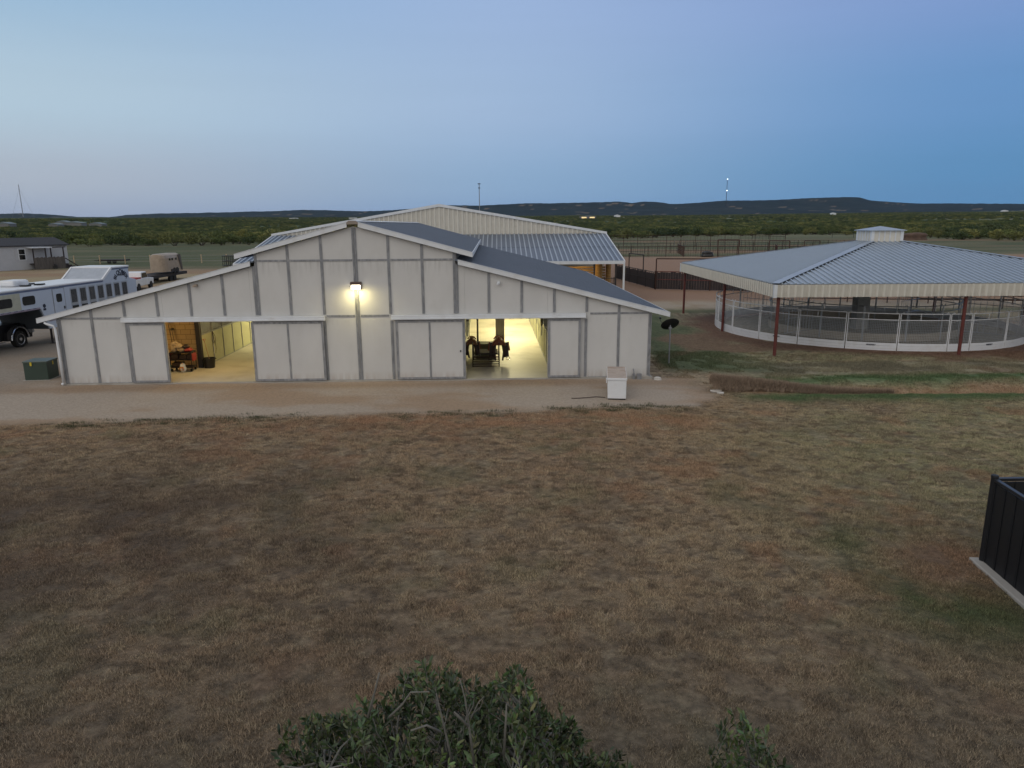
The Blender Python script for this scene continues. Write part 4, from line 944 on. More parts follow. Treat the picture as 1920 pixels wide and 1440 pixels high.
for (u0, u1, vb, vt, lab) in ((1345, 1384, 482, 450, 'tall rusty pipe frame behind the long arena fence, leftmost of three'), (1441, 1479, 478, 452, 'tall rusty pipe frame behind the long arena fence, middle of three'), (1507, 1536, 472, 452, 'tall rusty pipe frame behind the long arena fence, rightmost of three')):
    x0, y0 = G(u0, vb, -.6); x1_, y1_ = G(u1, vb+.5, -.6); h_ = AT(u0, vt, y0)[2]+.6; frame(x0, y0, x1_, y1_, h_, M['rust'], lab, .09, group='tall pipe frames behind the arena fence')
x0, y0 = G(1264, 464, -.6); x1_, y1_ = G(1285, 464, -.6); frame(x0, y0, x1_, y1_, 2.3, M['twig'], 'pale gate frame in the pasture beyond the arena fence', .09, 'pale_gate')
x0, y0 = G(1575, 463, -.6)
pipe_fence('pipe_fence', [G(1560, 446, -.6), G(1600, 446, -.6)], 2.2, 6, (2.2, 1.4), M['dark_pipe'], 'low dark corral rails in the far pasture left of the cupola', rr_=.07)
pipe_fence('pipe_fence', [G(1410, 449, -.6), G(1472, 448, -.6)], 1.6, 8, (1.6, .9), M['dark_pipe'], 'low dark corral rails in the far pasture beyond the three tall frames', rr_=.09)
pipe_fence('pipe_fence', [(24, 57.5), (50, 52)], 1.7, 3.0, (1.7, 1.35, 1.0, .65, .3), M['rust'], 'rusty five-rail pipe corral behind the round pen shelter')
pipe_fence('pipe_fence', [(30, 52.5), (52, 47.5)], 1.7, 3.0, (1.7, 1.2, .7), M['dark_pipe'], 'dark three-rail pipe corral nearest behind the right of the shelter')
tb_ = lump('water_tank', M['black'], (*G(1326, 482, -.6), -.1), (1.1,.8,.55), 'small black stock tank against the far arena fence', 'tank', 12)
x, y = G(1712, 450, -.6); lump('dirt_mound', mat('mound_soil', (0.10,0.065,0.05), .95, var=.3, scale=.6, bump=.3), (x, y, .1), (4.5,3,1.6), 'brown mound of soil in the pasture right of the cupola', 'mound', 13)
# livestock-field fence, left: individual posts with wires
t_ = thing('wire_fence', 'pale wooden post and wire fence along the left pasture edge', 'fence', (-74, 122.6, gzf(-74, 122.6)))
pp = [(-84.5, 121.8), (-74.4, 122.6), (-70.2, 122.9), (-66.1, 123.3), (-61.9, 123.5), (-57.6, 123.9), (-53.4, 124.2), (-49.2, 124.5), (-45, 124.8), (-40.8, 125)]
for x, y in pp: MB().tube([(x+74, y-122.6, -.2), (x+74, y-122.6, 1.45)], .10, 6).build('post', M['tan_bag'], t_, fix=False)
wb_ = MB()
for z in (.4, .8, 1.2): wb_.tube([(pp[0][0]+74, pp[0][1]-122.6, z), (pp[-1][0]+74, pp[-1][1]-122.6, z)], .012, 4)
wb_.build('wire', M['galv'], t_, fix=False)
# scrap row, black feeder
x, y = G(418, 500, -.5); z = gzf(x, y)
t_ = thing('hay_feeder', 'black barred hay feeder standing in the yard left of the arena building roof', 'feeder', (x, y, z))
for z0_ in (.1, .8, 1.6): MB().tube([(0,0,z0_),(2.4,0,z0_),(2.4,1.4,z0_),(0,1.4,z0_),(0,0,z0_)], .07, 6).build('hoop_rail', M['black'], t_)
fb = MB()
for i in range(9): fb.tube([(i*.3,0,.1),(i*.3+.12,0,1.6)], .05, 5); fb.tube([(i*.3,1.4,.1),(i*.3+.12,1.4,1.6)], .05, 5)
fb.build('bars', M['black'], t_)
x, y = G(205, 495, -.5); t_ = thing('flat_trailer', 'low dark flat trailer lying by the pasture fence behind the horse trailer', 'trailer', (x-1.8, y, gzf(x, y)))
MB().box(0, 4.5, 0, 1.8, .45, .7).box(-1.2, 0, .8, 1.0, .45, .55).build('deck', M['dark_pipe'], t_)
for xx in (1.8, 2.7): MB().tube([(xx,-.05,.35),(xx,.15,.35)], .34, 14).build('wheel', M['rubber'], t_)

# ------------------------------------------------------------------ the long white horse trailer
hd = R(87.0); TX, TY = G(0, 545.7, 2.9)
tz = gzf(TX, TY+4)
ht = thing('horse_trailer', 'long white gooseneck horse trailer with raised hay pod and seven barred windows', 'trailer', (TX, TY, tz), hd)
# local: x along the side (0 at the photo's left edge, to 10.9 at the rear), y = away from camera (left), z up
zr, zt_, zn, zb = 2.9-tz, 3.5-tz, 1.80-tz, .55-tz+.2
side = [(-1.6,zn),(2.45,zn),(2.9,zb),(10.88,zb),(10.88,2.62-tz),(10.22,2.78-tz),(10.22,zt_-.1),(8.55,zt_-.12),(7.6,zr-.12),(-1.6,zr-.12)]
WD = 2.35
b_ = MB(); b_.prism(side, 0.0, WD); b_.build('body', M['white_trailer'], ht, bevel=.03)
rf = MB(); rf.box(-1.65, 7.62, -.03, WD+.03, zr-.118, zr-.01)
rf.build('roof', M['white_paint'], ht, bevel=.05)
MB().box(8.50, 10.26, -.03, WD+.03, zt_-.10, zt_).build('pod_roof', M['white_paint'], ht, bevel=.03)
MB().prism([(7.60, zr-.06), (8.52, zt_-.05), (8.52, zt_-.12), (7.60, zr-.13)], .06, WD-.06).build('pod_front', M['alu'], ht)
for y0_, y1_ in ((-.03, .055), (WD-.055, WD+.03)): MB().prism([(7.56, zr-.03), (8.52, zt_-.005), (8.58, zt_-.10), (7.64, zr-.12)], y0_, y1_).build('pod_trim', M['white_paint'], ht)
MB().prism([(4.0, zr-.11), (7.60, zr-.11), (8.53, zt_-.11), (10.2, zt_-.11), (10.2, zt_-.17), (8.49, zt_-.17), (7.56, zr-.19), (4.0, zr-.19)], -.012, -.002).build('drip_rail', mat('blue_trim', (0.10,0.13,0.22), .4), ht)
MB().box(-1.6, 3.98, -.012, -.002, zr-.20, zr-.13).build('drip_rail', bpy.data.materials['blue_trim'], ht)
ac = MB().box(2.1, 3.2, .95, 1.8, zr, zr+.30); ac.build('air_conditioner', M['white_paint'], ht, bevel=.10)
for x, y in ((2.35, .5), (2.9, 1.35), (3.2, .4), (3.55, 1.2)): MB().box(x, x+.35, y, y+.35, zr, zr+.07).build('roof_vent', M['glass'], ht)
def rrect(x0, x1, z0, z1, r, n=5):
    pts = []
    for cx, cz, a0 in ((x1-r, z1-r, 0), (x0+r, z1-r, 90), (x0+r, z0+r, 180), (x1-r, z0+r, 270)):
        for i in range(n+1): a = R(a0+90*i/n); pts.append((cx+r*math.cos(a), cz+r*math.sin(a)))
    return pts
MB().prism(rrect(1.28, 2.12, 2.08-tz, 2.50-tz, .12), -.02, -.003).build('window', M['glass'], ht)
MB().prism(rrect(-.5, .6, 2.08-tz, 2.5-tz, .12), -.02, -.003).build('window', M['glass'], ht)
MB().box(-1.6, 1.15, -.008, -.002, zn+.1, zr-.22).build('nose_panel', mat('cream_panel', (0.42,0.42,0.34), .4), ht)
d_ = MB().box(3.42, 4.26, -.02, -.003, .95-tz, 2.66-tz).build('door', M['white_trailer'], ht, bevel=.01)
MB().prism(rrect(3.62, 4.04, 2.0-tz, 2.42-tz, .10), -.03, -.021).build('door_window', M['glass'], d_)
MB().box(4.10, 4.20, -.035, -.021, 1.62-tz, 1.76-tz).build('door_handle', M['black'], d_)
db = MB()
for x0_, x1_, z0_, z1_ in ((3.38,3.41,.95,2.70),(4.27,4.30,.95,2.70),(3.41,4.27,2.67,2.70)): db.box(x0_, x1_, -.012, -.003, z0_-tz, z1_-tz)
db.build('door_seam', M['galv'], d_)
for i in range(7):
    x = 4.80+i*.765
    w_ = MB().box(x-.06, x+.50, -.018, -.003, 1.72-tz, 2.62-tz).build('window_frame', M['alu'], ht)
    MB().box(x, x+.43, -.026, -.019, 1.86-tz, 2.54-tz).build('window_pane', M['glass'], w_)
    bb = MB()
    for j in range(5): bb.box(x+.05+j*.08, x+.065+j*.08, -.036, -.027, 1.86-tz, 2.54-tz)
    bb.build('window_bars', M['galv'], w_)
    MB().box(x-.02, x+.48, -.024, -.019, 1.45-tz, 1.70-tz).build('feed_door', M['glass'], w_)
MB().box(2.9, 10.8, -.01, -.002, 1.12-tz, 1.30-tz).build('stripe', mat('mauve_stripe', (0.28,0.24,0.30), .4), ht)
MB().box(-1.6, 2.4, -.01, -.002, zn+.0, zn+.08).build('stripe', bpy.data.materials['mauve_stripe'], ht)
for i in range(6): MB().box(-.2+i*.42, .02+i*.42, -.014, -.0105, zn+.045, zn+.07).build('neck_marking', M['ink'], ht)
text('lettering', 'BLOOMER', .34, M['ink'], ht, (9.36, -.012, 3.18-tz), (PI/2, 0, 0), arc=.62)
text('lettering', 'TRAILERS', .15, M['ink'], ht, (9.36, -.012, 3.0-tz), (PI/2, 0, 0))
em = MB().lathe([(0,0),(.10,0),(.10,.01),(0,.01)], (0,0,0), 16); em.xform(Matrix.Translation((2.70,-.004,1.92-tz)) @ Matrix.Rotation(PI/2, 4, 'X')); em.build('emblem', M['ink'], ht)
MB().box(2.60, 2.80, -.008, -.003, 1.70-tz, 1.80-tz).build('emblem_text', M['ink'], ht)
MB().tube([(3.6,.5,0),(3.6,.5,.8)], .05, 8).tube([(3.6,1.9,0),(3.6,1.9,.8)], .05, 8).box(3.5,3.7,.4,.6,0,.03).build('landing_leg', M['dark_pipe'], ht)
for x in (7.6, 8.5, 9.4): MB().tube([(x,.05,.40),(x,.28,.40)], .40, 20).build('wheel', M['rubber'], ht)
MB().tube([(0.2,WD/2,zn+.02),(0.2,WD/2,1.05)], .07, 10).build('gooseneck_coupler', M['dark_pipe'], ht)
MB().beam((2.45,WD/2,zn-.1),(2.95,WD/2,.7), .5, .12).build('neck_brace', M['alu'], ht)
# ------------------------------------------------------------------ black dually truck under the gooseneck
wx_, wy_ = G(42, 657, -.25)
tk = thing('pickup_truck', 'black dually pickup truck hitched under the gooseneck of the white horse trailer', 'truck', (wx_, wy_, gzf(wx_, wy_)), hd)
# local x: rearward +, y: away from camera; near rear wheel at origin
body = [(-4.2,.45),(-3.7,.42),(-3.62,.75),(-3.3,.95),(-2.95,.75),(-2.85,.42),(-.62,.42),(-.55,.7),(-.3,.93),(0,1.0),(.3,.93),(.55,.7),(.62,.45),(1.15,.5),(1.2,1.18),(-1.2,1.20),(-1.25,1.28),(-2.9,1.28),(-4.15,1.12)]
b_ = MB().prism(body, .22, 2.02); b_.build('body', M['black'], tk, bevel=.03)
MB().prism([(-1.22,1.26),(-1.3,1.82),(-1.55,1.90),(-2.6,1.88),(-3.15,1.30)], .32, 1.92).build('cab', M['black'], tk, bevel=.04)
MB().prism([(-1.42,1.32),(-1.48,1.76),(-2.05,1.80),(-2.05,1.32)], .305, .319).prism([(-2.12,1.32),(-2.12,1.80),(-2.55,1.78),(-2.95,1.34)], .305, .319).build('side_window', M['glass'], tk)
MB().box(-1.0, 1.1, .35, 1.9, .8, 1.0)
ar = MB(); pts = [(.58*math.cos(R(a)), .0, .42+.60*math.sin(R(a))) for a in range(0, 181, 12)]
ar.tube(pts, .035, 8); ar.xform(Matrix.Translation((0,-.02,0))); ar.build('fender_trim', M['chrome'], tk)
fd = MB(); inner_ = [(.60*math.cos(R(a)), .40+.62*math.sin(R(a))) for a in range(0, 181, 15)]; outer_ = [(.85,.42),(.8,.9),(.45,1.12),(-.45,1.12),(-.8,.9),(-.85,.42)]
fd.prism([(.85,.42),(.8,.85),(.45,1.10),(-.45,1.10),(-.8,.85),(-.85,.42)]+[p for p in inner_[::-1]][0:], .0, .215); fd.build('fender', M['black'], tk)
def wheel(x, y, r=.41, w_=.24):
    o = MB().tube([(x,y,r),(x,y+w_,r)], r, 28).build('wheel', M['rubber'], tk)
    MB().lathe([(0,.01),(.08,.012),(.1,-.04),(.2,-.05),(.25,.0),(.27,.005),(.27,-.03)], (0,0,0), 24).xform(Matrix.Identity(4)).build('rim', M['chrome'], o)
    rim = [c for c in bpy.data.objects if c.parent is o][0]; rim.location = (x, y-.004, r); rim.rotation_euler = (PI/2, 0, 0)
wheel(0, -.02); wheel(0, 1.9); wheel(-3.28, .18); wheel(-3.28, 1.85)
MB().box(-2.75, -.9, .05, .2, .34, .40).build('running_board', M['chrome'], tk)
MB().box(1.16, 1.28, .3, 1.95, .45, .62).build('bumper', M['chrome'], tk); MB().box(1.17, 1.21, .24, .36, .8, 1.1).build('tail_light', M['tail_red'], tk)
MB().prism([(2.40,zn-.01),(2.86,zb),(2.80,zb),(2.34,zn-.01)], .04, WD-.04).build('front_shade_panel', mat('front_wall_shade', (0.05,0.06,0.07), .45), ht)  # added dark panel: shade on the slanted front wall put into its colour
MB().box(-1.6, 2.4, .02, WD-.02, zn-.03, zn-.002).build('neck_floor', M['dark_pipe'], ht)

# ------------------------------------------------------------------ mobile home with porch
pa, pb_ = AT(-90, 469, 99.5), AT(124, 456, 113.0)
ha = math.atan2(pb_[1]-pa[1], pb_[0]-pa[0]); HL = math.hypot(pb_[0]-pa[0], pb_[1]-pa[1])
mh = thing('mobile_home', 'long white mobile home with dark shingle roof at the left edge of the photo', 'house', (pa[0], pa[1], -.5), ha)
MB().box(0, HL, 0, 7.2, .0, 3.55).build('wall', M['siding'], mh)
MB().prism([(-.25,3.48),(3.6,4.55),(7.45,3.48),(7.45,3.62),(3.6,4.70),(-.25,3.62)], -.3, HL+.3, 'x').build('roof', M['shingle'], mh)
MB().prism([(0,3.55),(3.6,4.52),(7.2,3.55)], HL-.1, HL, 'x').build('gable', M['siding'], mh)
pw = AT(41, 477, 106)
lx = HL*.56
def mhx(u, v=480):
    q = ray(u, v); A = np.array([[math.cos(ha), -q[0]], [math.sin(ha), -q[1]]]); s_ = np.linalg.solve(A, -np.array([pa[0], pa[1]])); return s_[0]
w0, w1 = mhx(36), mhx(47)
wn_ = MB().box(w0-.12, w1+.12, -.03, -.002, 1.45, 3.15).build('window', M['white_trim'], mh); MB().box(w0, w1, -.05, -.031, 1.55, 2.25).box(w0, w1, -.05, -.031, 2.33, 3.05).build('pane', M['glass'], wn_)
MB().box(w0-.55, w0-.15, -.04, -.002, 1.45, 3.15).box(w1+.15, w1+.5, -.04, -.002, 1.45, 3.15).build('shutter', M['siding'], mh)
p0, p1 = mhx(53), mhx(110)
PD = 1.5
for x in (p0, p0+(p1-p0)*.40, p0+(p1-p0)*.58, p1): MB().box(x-.07, x+.07, -PD, -PD+.14, 0, 3.2).build('porch_post', M['dark_board'], mh)
MB().box(p0-.1, p0+(p1-p0)*.62, -PD-.1, 0, 3.2, 3.32).build('porch_roof', M['white_trim'], mh); MB().box(p0+(p1-p0)*.62, p1+.3, -PD-.02, -PD+.1, 3.2, 3.34).build('porch_beam', M['dark_board'], mh)
pf = MB(); n = 22
for i in range(n):
    x = p0+(p1-p0)*(i+.5)/n; pf.box(x-.16, x+.14, -PD-.04-.02*(i % 2), -PD-.01-.02*(i % 2), .0, 1.75+.06*(i % 3))
pf.build('porch_boards', M['board'], mh)
MB().box(p0, p1, -PD+.15, 0, .8, .92).build('porch_deck', M['dark_board'], mh)
MB().beam((p1+.1, -PD, 1.6), (p1+2.2, -PD, .1), .12, .12).build('stair_rail', M['dark_board'], mh)
st_ = MB()
for i in range(4): st_.box(p1+.1+i*.45, p1+.6+i*.45, -PD+.1, -.3, 0, .75-i*.19)
st_.build('stairs', M['dark_board'], mh)
x, y = G(126, 503, -.5); t_ = thing('motorcycle', 'small dark quad bike parked by the porch steps of the mobile home', 'quad bike', (x-1.2, y-2, -.5), .4)
MB().prism([(-.8,.5),(-.6,.85),(-.1,.8),(.3,.9),(.8,.7),(.9,.45),(.3,.4),(-.3,.38)], -.25, .25).build('body', M['black'], t_, bevel=.05); MB().tube([(.45,-.4,1.05),(.4,0,.95),(.45,.4,1.05)], .03, 6).build('handlebar', M['dark_pipe'], t_)
for xx in (-.6, .65):
    for yy in (-.5, .3): MB().tube([(xx,yy,.3),(xx,yy+.22,.3)], .3, 14).build('wheel', M['rubber'], t_)

# ------------------------------------------------------------------ flatbed with tan covered trailer, white pickup
fb = thing('flatbed_trailer', 'long dark flatbed trailer carrying the tan horse trailer', 'trailer', (-40.6, 80.9, -.5), R(92))
MB().box(-3.2, 6.6, -1.1, 1.1, .75, .92).build('deck', M['dark_board'], fb); MB().box(-3.4, 6.8, -1.2, -1.1, .62, .95).box(-3.4, 6.8, 1.1, 1.2, .62, .95).box(6.6, 6.8, -1.1, 1.1, .62, .95).build('frame', M['dark_pipe'], fb)
for xx in (2.4, 3.4):
    for yy in (-1.15, .9): MB().tube([(xx,yy,.38),(xx,yy+.26,.38)], .38, 16).build('wheel', M['rubber'], fb)
hx, hy = -40.3, 83.6
tt = thing('horse_trailer', 'small old tan horse trailer with rounded nose loaded on the flatbed', 'trailer', (hx, hy, .42), R(95))
sec = [(-1.0,.25),(-1.0,1.75),(-.88,2.08),(-.55,2.25),(.55,2.25),(.88,2.08),(1.0,1.75),(1.0,.25)]
nb_ = MB(); n = len(sec); vs = []
stn = [(-2.35,.35),(-2.25,.62),(-2.0,.83),(-1.6,.95),(-1.0,1.0),(2.3,1.0)]
for x, k in stn:
    for a_, b__ in sec: vs.append((x, a_*k, .25+(b__-.25)*(.96+.04*k)))
fs = []
for i in range(len(stn)-1):
    for j in range(n): fs.append((i*n+j, i*n+(j+1) % n, (i+1)*n+(j+1) % n, (i+1)*n+j))
fs.append(tuple(range(n))); fs.append(tuple((len(stn)-1)*n+j for j in range(n))[::-1])
nb_.add(vs, fs).build('body', M['tan_paint'], tt, smooth=False)
for x in (-1.2, -.45, .7): MB().box(x, x+.45, -1.02, -1.003, 1.5, 1.75).build('window', M['glass'], tt)
MB().box(-.9, 1.4, -1.08, -1.003, .18, .5).build('fender', M['dark_pipe'], tt)
for xx in (.1, .95): MB().tube([(xx,-1.1,.32),(xx,-.85,.32)], .32, 14).build('wheel', M['rubber'], tt)
MB().add([(1.4,-1.03,2.1),(2.34,-1.03,2.1),(2.7,-1.03,.3),(2.34,-1.03,.2),(1.4,-1.06,2.1),(2.34,-1.06,2.1),(2.7,-1.06,.3),(2.34,-1.06,.2)],[(0,1,2,3),(7,6,5,4),(0,4,5,1),(1,5,6,2),(2,6,7,3),(3,7,4,0)]).build('tarp', M['board'], tt)
px_, py_ = AT(247, 515, 70)[:2]
pk = thing('pickup_truck', 'white and red pickup truck parked behind the tail of the white horse trailer', 'truck', (px_-.6, py_+1.5, -.45), R(98))
MB().prism([(-2.6,.45),(2.6,.45),(2.65,1.05),(1.5,1.15),(-2.6,1.15)], -.95, .95).build('body', M['white_paint'], pk, bevel=.05)
MB().prism([(-.6,1.15),(-.4,1.75),(.9,1.78),(1.5,1.15)], -.85, .85).build('cab', M['white_paint'], pk, bevel=.05)
MB().prism([(-.42,1.2),(-.28,1.66),(.82,1.68),(1.28,1.2)], -.875, -.852).build('side_window', M['glass'], pk)
MB().box(-2.6, -.7, -.9, .9, 1.152, 1.30).build('bed_cover', M['red'], pk)
for xx in (-1.7, 1.7):
    for yy in (-1.0, .76): MB().tube([(xx,yy,.38),(xx,yy+.24,.38)], .38, 16).build('wheel', M['rubber'], pk)
MB().box(-2.64, -2.602, -.9, -.6, .75, 1.05).build('tail_light', M['tail_red'], pk)

# ------------------------------------------------------------------ masts on the hills
def mast(u, vt, vb, y, r, lab, kind, lights=()):
    a_, b__ = AT(u, vt, y), AT(u, vb, y); z0 = b__[2]-30; h = a_[2]-z0
    t = thing('radio_mast', lab, 'mast', (b__[0], y, z0)); MB().tube([(0,0,0),(0,0,h)], [r*1.3, r], 6).build('pole', M['galv'] if kind else M['dark_pipe'], t)
    if kind == 2:
        for k, s in ((.985, 4.2), (.80, 3.2)): MB().lathe([(0,-2.5),(r*s,-2.5),(r*s,2.5),(0,2.5)], (0,0,h-(1-k)*(h-30)), 8).build('antenna_ring', M['dark_pipe'], t)
    if kind == 1: MB().tube([(0,0,h*.9),(h*.35,0,0)], r*.25, 4).tube([(0,0,h*.9),(-h*.35,0,0)], r*.25, 4).build('guy_wire', M['galv'], t)
    for vv_ in lights:
        c_ = AT(u, vv_, y); MB().lathe([(0,-3),(2.2,-2),(3,0),(2.2,2),(0,3)], (0,-r*2-1,c_[2]-z0), 8).build('beacon', M['beacon'], t)
    return t
mast(43, 346, 402, 4500, 2.0, 'thin leaning radio mast on the horizon at the far left', 1)
mast(899, 344, 386, 4800, 2.2, 'radio mast with two antenna clusters rising behind the arena building ridge', 2)
mast(1361.5, 334, 378, 5400, 1.6, 'slender radio mast with two white beacons above the hills', 0, (336, 357.5))

# ------------------------------------------------------------------ far farm buildings
def farm(u, v, d, w_, dp, h, m_, rm, lab, rz=0., glow=False, name='farmhouse'):
    q = ray(u, v); x = q[0]/q[1]*d; z = gzf(x, d)
    zz = max(z, CH+q[2]/q[1]*d-h)
    t = thing(name, lab, 'building', (x, d, z), rz)
    hh = CH+q[2]/q[1]*d-z; hh = max(h, hh)
    MB().box(-w_/2, w_/2, -dp/2, dp/2, -1, hh*.75).build('wall', m_, t)
    MB().prism([(-w_/2-.4,hh*.75),(w_/2+.4,hh*.75),(0,hh)], -dp/2-.4, dp/2+.4).build('roof', rm, t) if not dp > w_*3 else None
    if dp <= w_*3: pass
    if glow: MB().box(-w_*.4, -w_*.1, -dp/2-.1, -dp/2-.02, hh*.2, hh*.55).box(w_*.1, w_*.4, -dp/2-.1, -dp/2-.02, hh*.2, hh*.55).build('window', M['house_glow'], t)
    return t
M['pale_roof'] = mat('pale_far_roof', (0.13,0.16,0.175), .5); M['pale_wall'] = mat('pale_far_wall', (0.17,0.17,0.17), .7)
for u, v, d, w_, h, lab in ((12, 416, 760, 12, 3, 'small white farm building at the very left edge beyond the scrub'), (105, 418, 800, 10, 3, 'low pale shed in the scrub, left one of the far building row'), (140, 415, 880, 22, 4, 'long pale green roofed building in the middle of the far building row'), (183, 417, 860, 15, 4, 'pale grey building at the right end of the far building row'), (120, 413.5, 1000, 16, 4, 'hazy white building behind the far building row')):
    farm(u, v, d, w_, 12, h, M['pale_wall'], M['pale_roof'], lab)
farm(1102, 412.5, 1900, 42, 16, 9, M['pale_wall'], M['pale_roof'], 'far farmhouse with glowing yellow windows at the foot of the hills', glow=True)
farm(1157, 412, 2000, 16, 12, 8, M['white_paint'], M['white_paint'], 'tiny white building right of the glowing farmhouse')
farm(1562, 399.5, 2700, 18, 12, 9, M['white_paint'], M['white_paint'], 'tiny white building in the scrub left of the cupola top')
farm(1883, 398.5, 3000, 24, 12, 10, M['white_paint'], M['white_paint'], 'tiny white building near the right edge at the foot of the hills')
farm(662, 409, 2300, 24, 12, 8, M['white_paint'], M['pale_roof'], 'tiny white building below the hills left of the stable ridge')
farm(551, 410.5, 2300, 26, 12, 9, M['white_paint'], M['pale_roof'], 'tiny white building below the hills above the stable left roof')

# ------------------------------------------------------------------ mesquite scrub
M['mesq'] = [mat('mesquite_leaf_%s' % n_, c_, .7, var=.35, scale=.9, spec=.2) for n_, c_ in (('mid', (0.105,0.140,0.052)), ('dark', (0.065,0.095,0.040)), ('light', (0.155,0.175,0.070)))]
for m_ in M['mesq']:      # stands of scrub differ in tone from place to place
    t = m_.node_tree; b = t.nodes['Principled BSDF']; src = b.inputs['Base Color'].links[0].from_socket
    g_ = t.nodes.new('ShaderNodeNewGeometry'); n_ = t.nodes.new('ShaderNodeTexNoise'); n_.inputs['Scale'].default_value = .022; n_.inputs['Detail'].default_value = 4; t.links.new(g_.outputs['Position'], n_.inputs['Vector'])
    r_ = t.nodes.new('ShaderNodeValToRGB'); r_.color_ramp.elements[0].position = .38; r_.color_ramp.elements[0].color = (.5,.55,.6,1); r_.color_ramp.elements[1].position = .62; r_.color_ramp.elements[1].color = (1.35,1.2,1.0,1); t.links.new(n_.outputs[0], r_.inputs[0])
    v_ = t.nodes.new('ShaderNodeVectorMath'); v_.operation = 'MULTIPLY'; t.links.new(src, v_.inputs[0]); t.links.new(r_.outputs[0], v_.inputs[1]); t.links.new(v_.outputs[0], b.inputs['Base Color'])
M['mesq_bark'] = mat('mesquite_bark', (0.07,0.055,0.045), .9)
def crown_arrays(rnd, n, W, H, s, lumps):
    cs = [(rnd.uniform(-W*.36, W*.36), rnd.uniform(-W*.36, W*.36), rnd.uniform(H*.18, H*.74), rnd.uniform(.30, .52)) for _ in range(lumps)]
    V = []; F = []
    for i in range(n):
        cx, cy, cz, k = rnd.choice(cs); th = rnd.uniform(0, 2*PI); ph = math.acos(rnd.uniform(-.75, 1)); rr_ = (rnd.uniform(.45, 1.05))**.5*k
        x = cx+W*.5*rr_*math.sin(ph)*math.cos(th); y = cy+W*.5*rr_*math.sin(ph)*math.sin(th); z = cz+H*.42*rr_*math.cos(ph)
        z = max(.15, z); d = Vector((rnd.gauss(0,1), rnd.gauss(0,1), rnd.gauss(0,.7))).normalized(); e = d.cross(Vector((rnd.gauss(0,1), rnd.gauss(0,1), rnd.gauss(0,1)))).normalized()
        a = s*rnd.uniform(.6, 1.4); b__ = a*rnd.uniform(.4, .8); p = Vector((x, y, z)); k0 = len(V)
        V += [p-d*a, p+e*b__, p+d*a, p-e*b__]; F.append((k0, k0+1, k0+2, k0+3))
    return V, F, cs
protos = []
for i in range(6):
    rnd = random.Random(100+i); W = rnd.uniform(5.0, 8.0); H = rnd.uniform(3.4, 5.2)
    t_ = thing('mesquite_tree', '', 'tree', (0, 0, 0))
    V, F, cs = crown_arrays(rnd, 1300, W, H, .20, 12)
    cr_o = MB(); cr_o.v = [tuple(v) for v in V]; cr_o.f = F; cr_o.m = [0]*len(F)
    cro = cr_o.build('crown', M['mesq'][i % 3], t_, fix=False)
    tk_ = MB()
    for c in cs[:5]: tk_.tube([(0,0,-.2), (c[0]*.35, c[1]*.35, c[2]*.45), (c[0]*.9, c[1]*.9, c[2])], [.16,.10,.04], 5)
    tk_.build('trunk', M['mesq_bark'], t_, fix=False)
    protos.append((t_, cro))
ratio = [(-.75,236),(-.37,236),(.10,290),(.16,300),(.40,370),(.55,330),(.60,255),(.72,225),(.8,220)]
rnd = random.Random(5); spots = []
def sector_ok(a): return (-.78 < a < -.30) or (.10 < a < .78)
tries = 0
while len(spots) < 284 and tries < 200000:
    tries += 1; a = rnd.uniform(-.78, .78)
    if not sector_ok(a): continue
    d0 = np.interp(a, [r_[0] for r_ in ratio], [r_[1] for r_ in ratio]); dy = d0+rnd.random()**1.3*85
    x = a*dy
    if all((x-p[0])**2+(dy-p[1])**2 > 24 for p in spots): spots.append((x, dy))
spots.sort(key=lambda p: p[1])
labs = {(0,-1): ('mid green mesquite tree in the scrub line beyond the left pasture', 'mid green mesquites beyond the left pasture'), (1,-1): ('dark green mesquite tree in the scrub line beyond the left pasture', 'dark green mesquites beyond the left pasture'), (2,-1): ('yellowish light green mesquite tree in the scrub line beyond the left pasture', 'light green mesquites beyond the left pasture'),
        (0,1): ('mid green mesquite tree in the scrub line beyond the corrals on the right', 'mid green mesquites beyond the corrals'), (1,1): ('dark green mesquite tree in the scrub line beyond the corrals on the right', 'dark green mesquites beyond the corrals'), (2,1): ('yellowish light green mesquite tree in the scrub line beyond the corrals on the right', 'light green mesquites beyond the corrals')}
table = {}
for c in bpy.data.objects:
    if c.parent is not None: table.setdefault(c.parent.name, []).append(c)
for i, (x, y) in enumerate(spots):
    k = i if i < 6 else rnd.randrange(6); o = protos[k][0] if i < 6 else copy_tree(protos[k][0], None, table)
    s = rnd.uniform(.7, 1.25); o.location = (x, y, gzf(x, y)-.1); o.rotation_euler = (0, 0, rnd.uniform(0, 6.28)); o.scale = (s*rnd.uniform(.9, 1.2), s, s*rnd.uniform(.8, 1.15))
    l_, g_n = labs[(k % 3, -1 if x < 0 else 1)]; o['label'] = l_; o['group'] = g_n
# the mass of scrub further off: instances of the same crowns
pts = []; rs = np.random.RandomState(3)
N_ = 130000; dd = np.sqrt(rs.uniform(300**2, 4300**2, N_)); aa = rs.uniform(-.95, .95, N_); px = dd*np.sin(aa); py = dd*np.cos(aa)
d0 = np.interp(px/py, [r_[0] for r_ in ratio], [r_[1] for r_ in ratio])
ok = (py > d0+rs.uniform(50, 110, N_)) | ((py > d0+4) & (np.abs(px/py+.1) < .2))
cl = fbm(px, py, 160, 33); ok &= (cl > .46) | (rs.uniform(0, 1, N_) < .22)
strip_ = (np.abs(np.hypot(px, py)-2450) < 150) & (((px/py > .08) & (px/py < .40)) | (px/py > .62)); ok &= ~strip_
px, py = px[ok], py[ok]
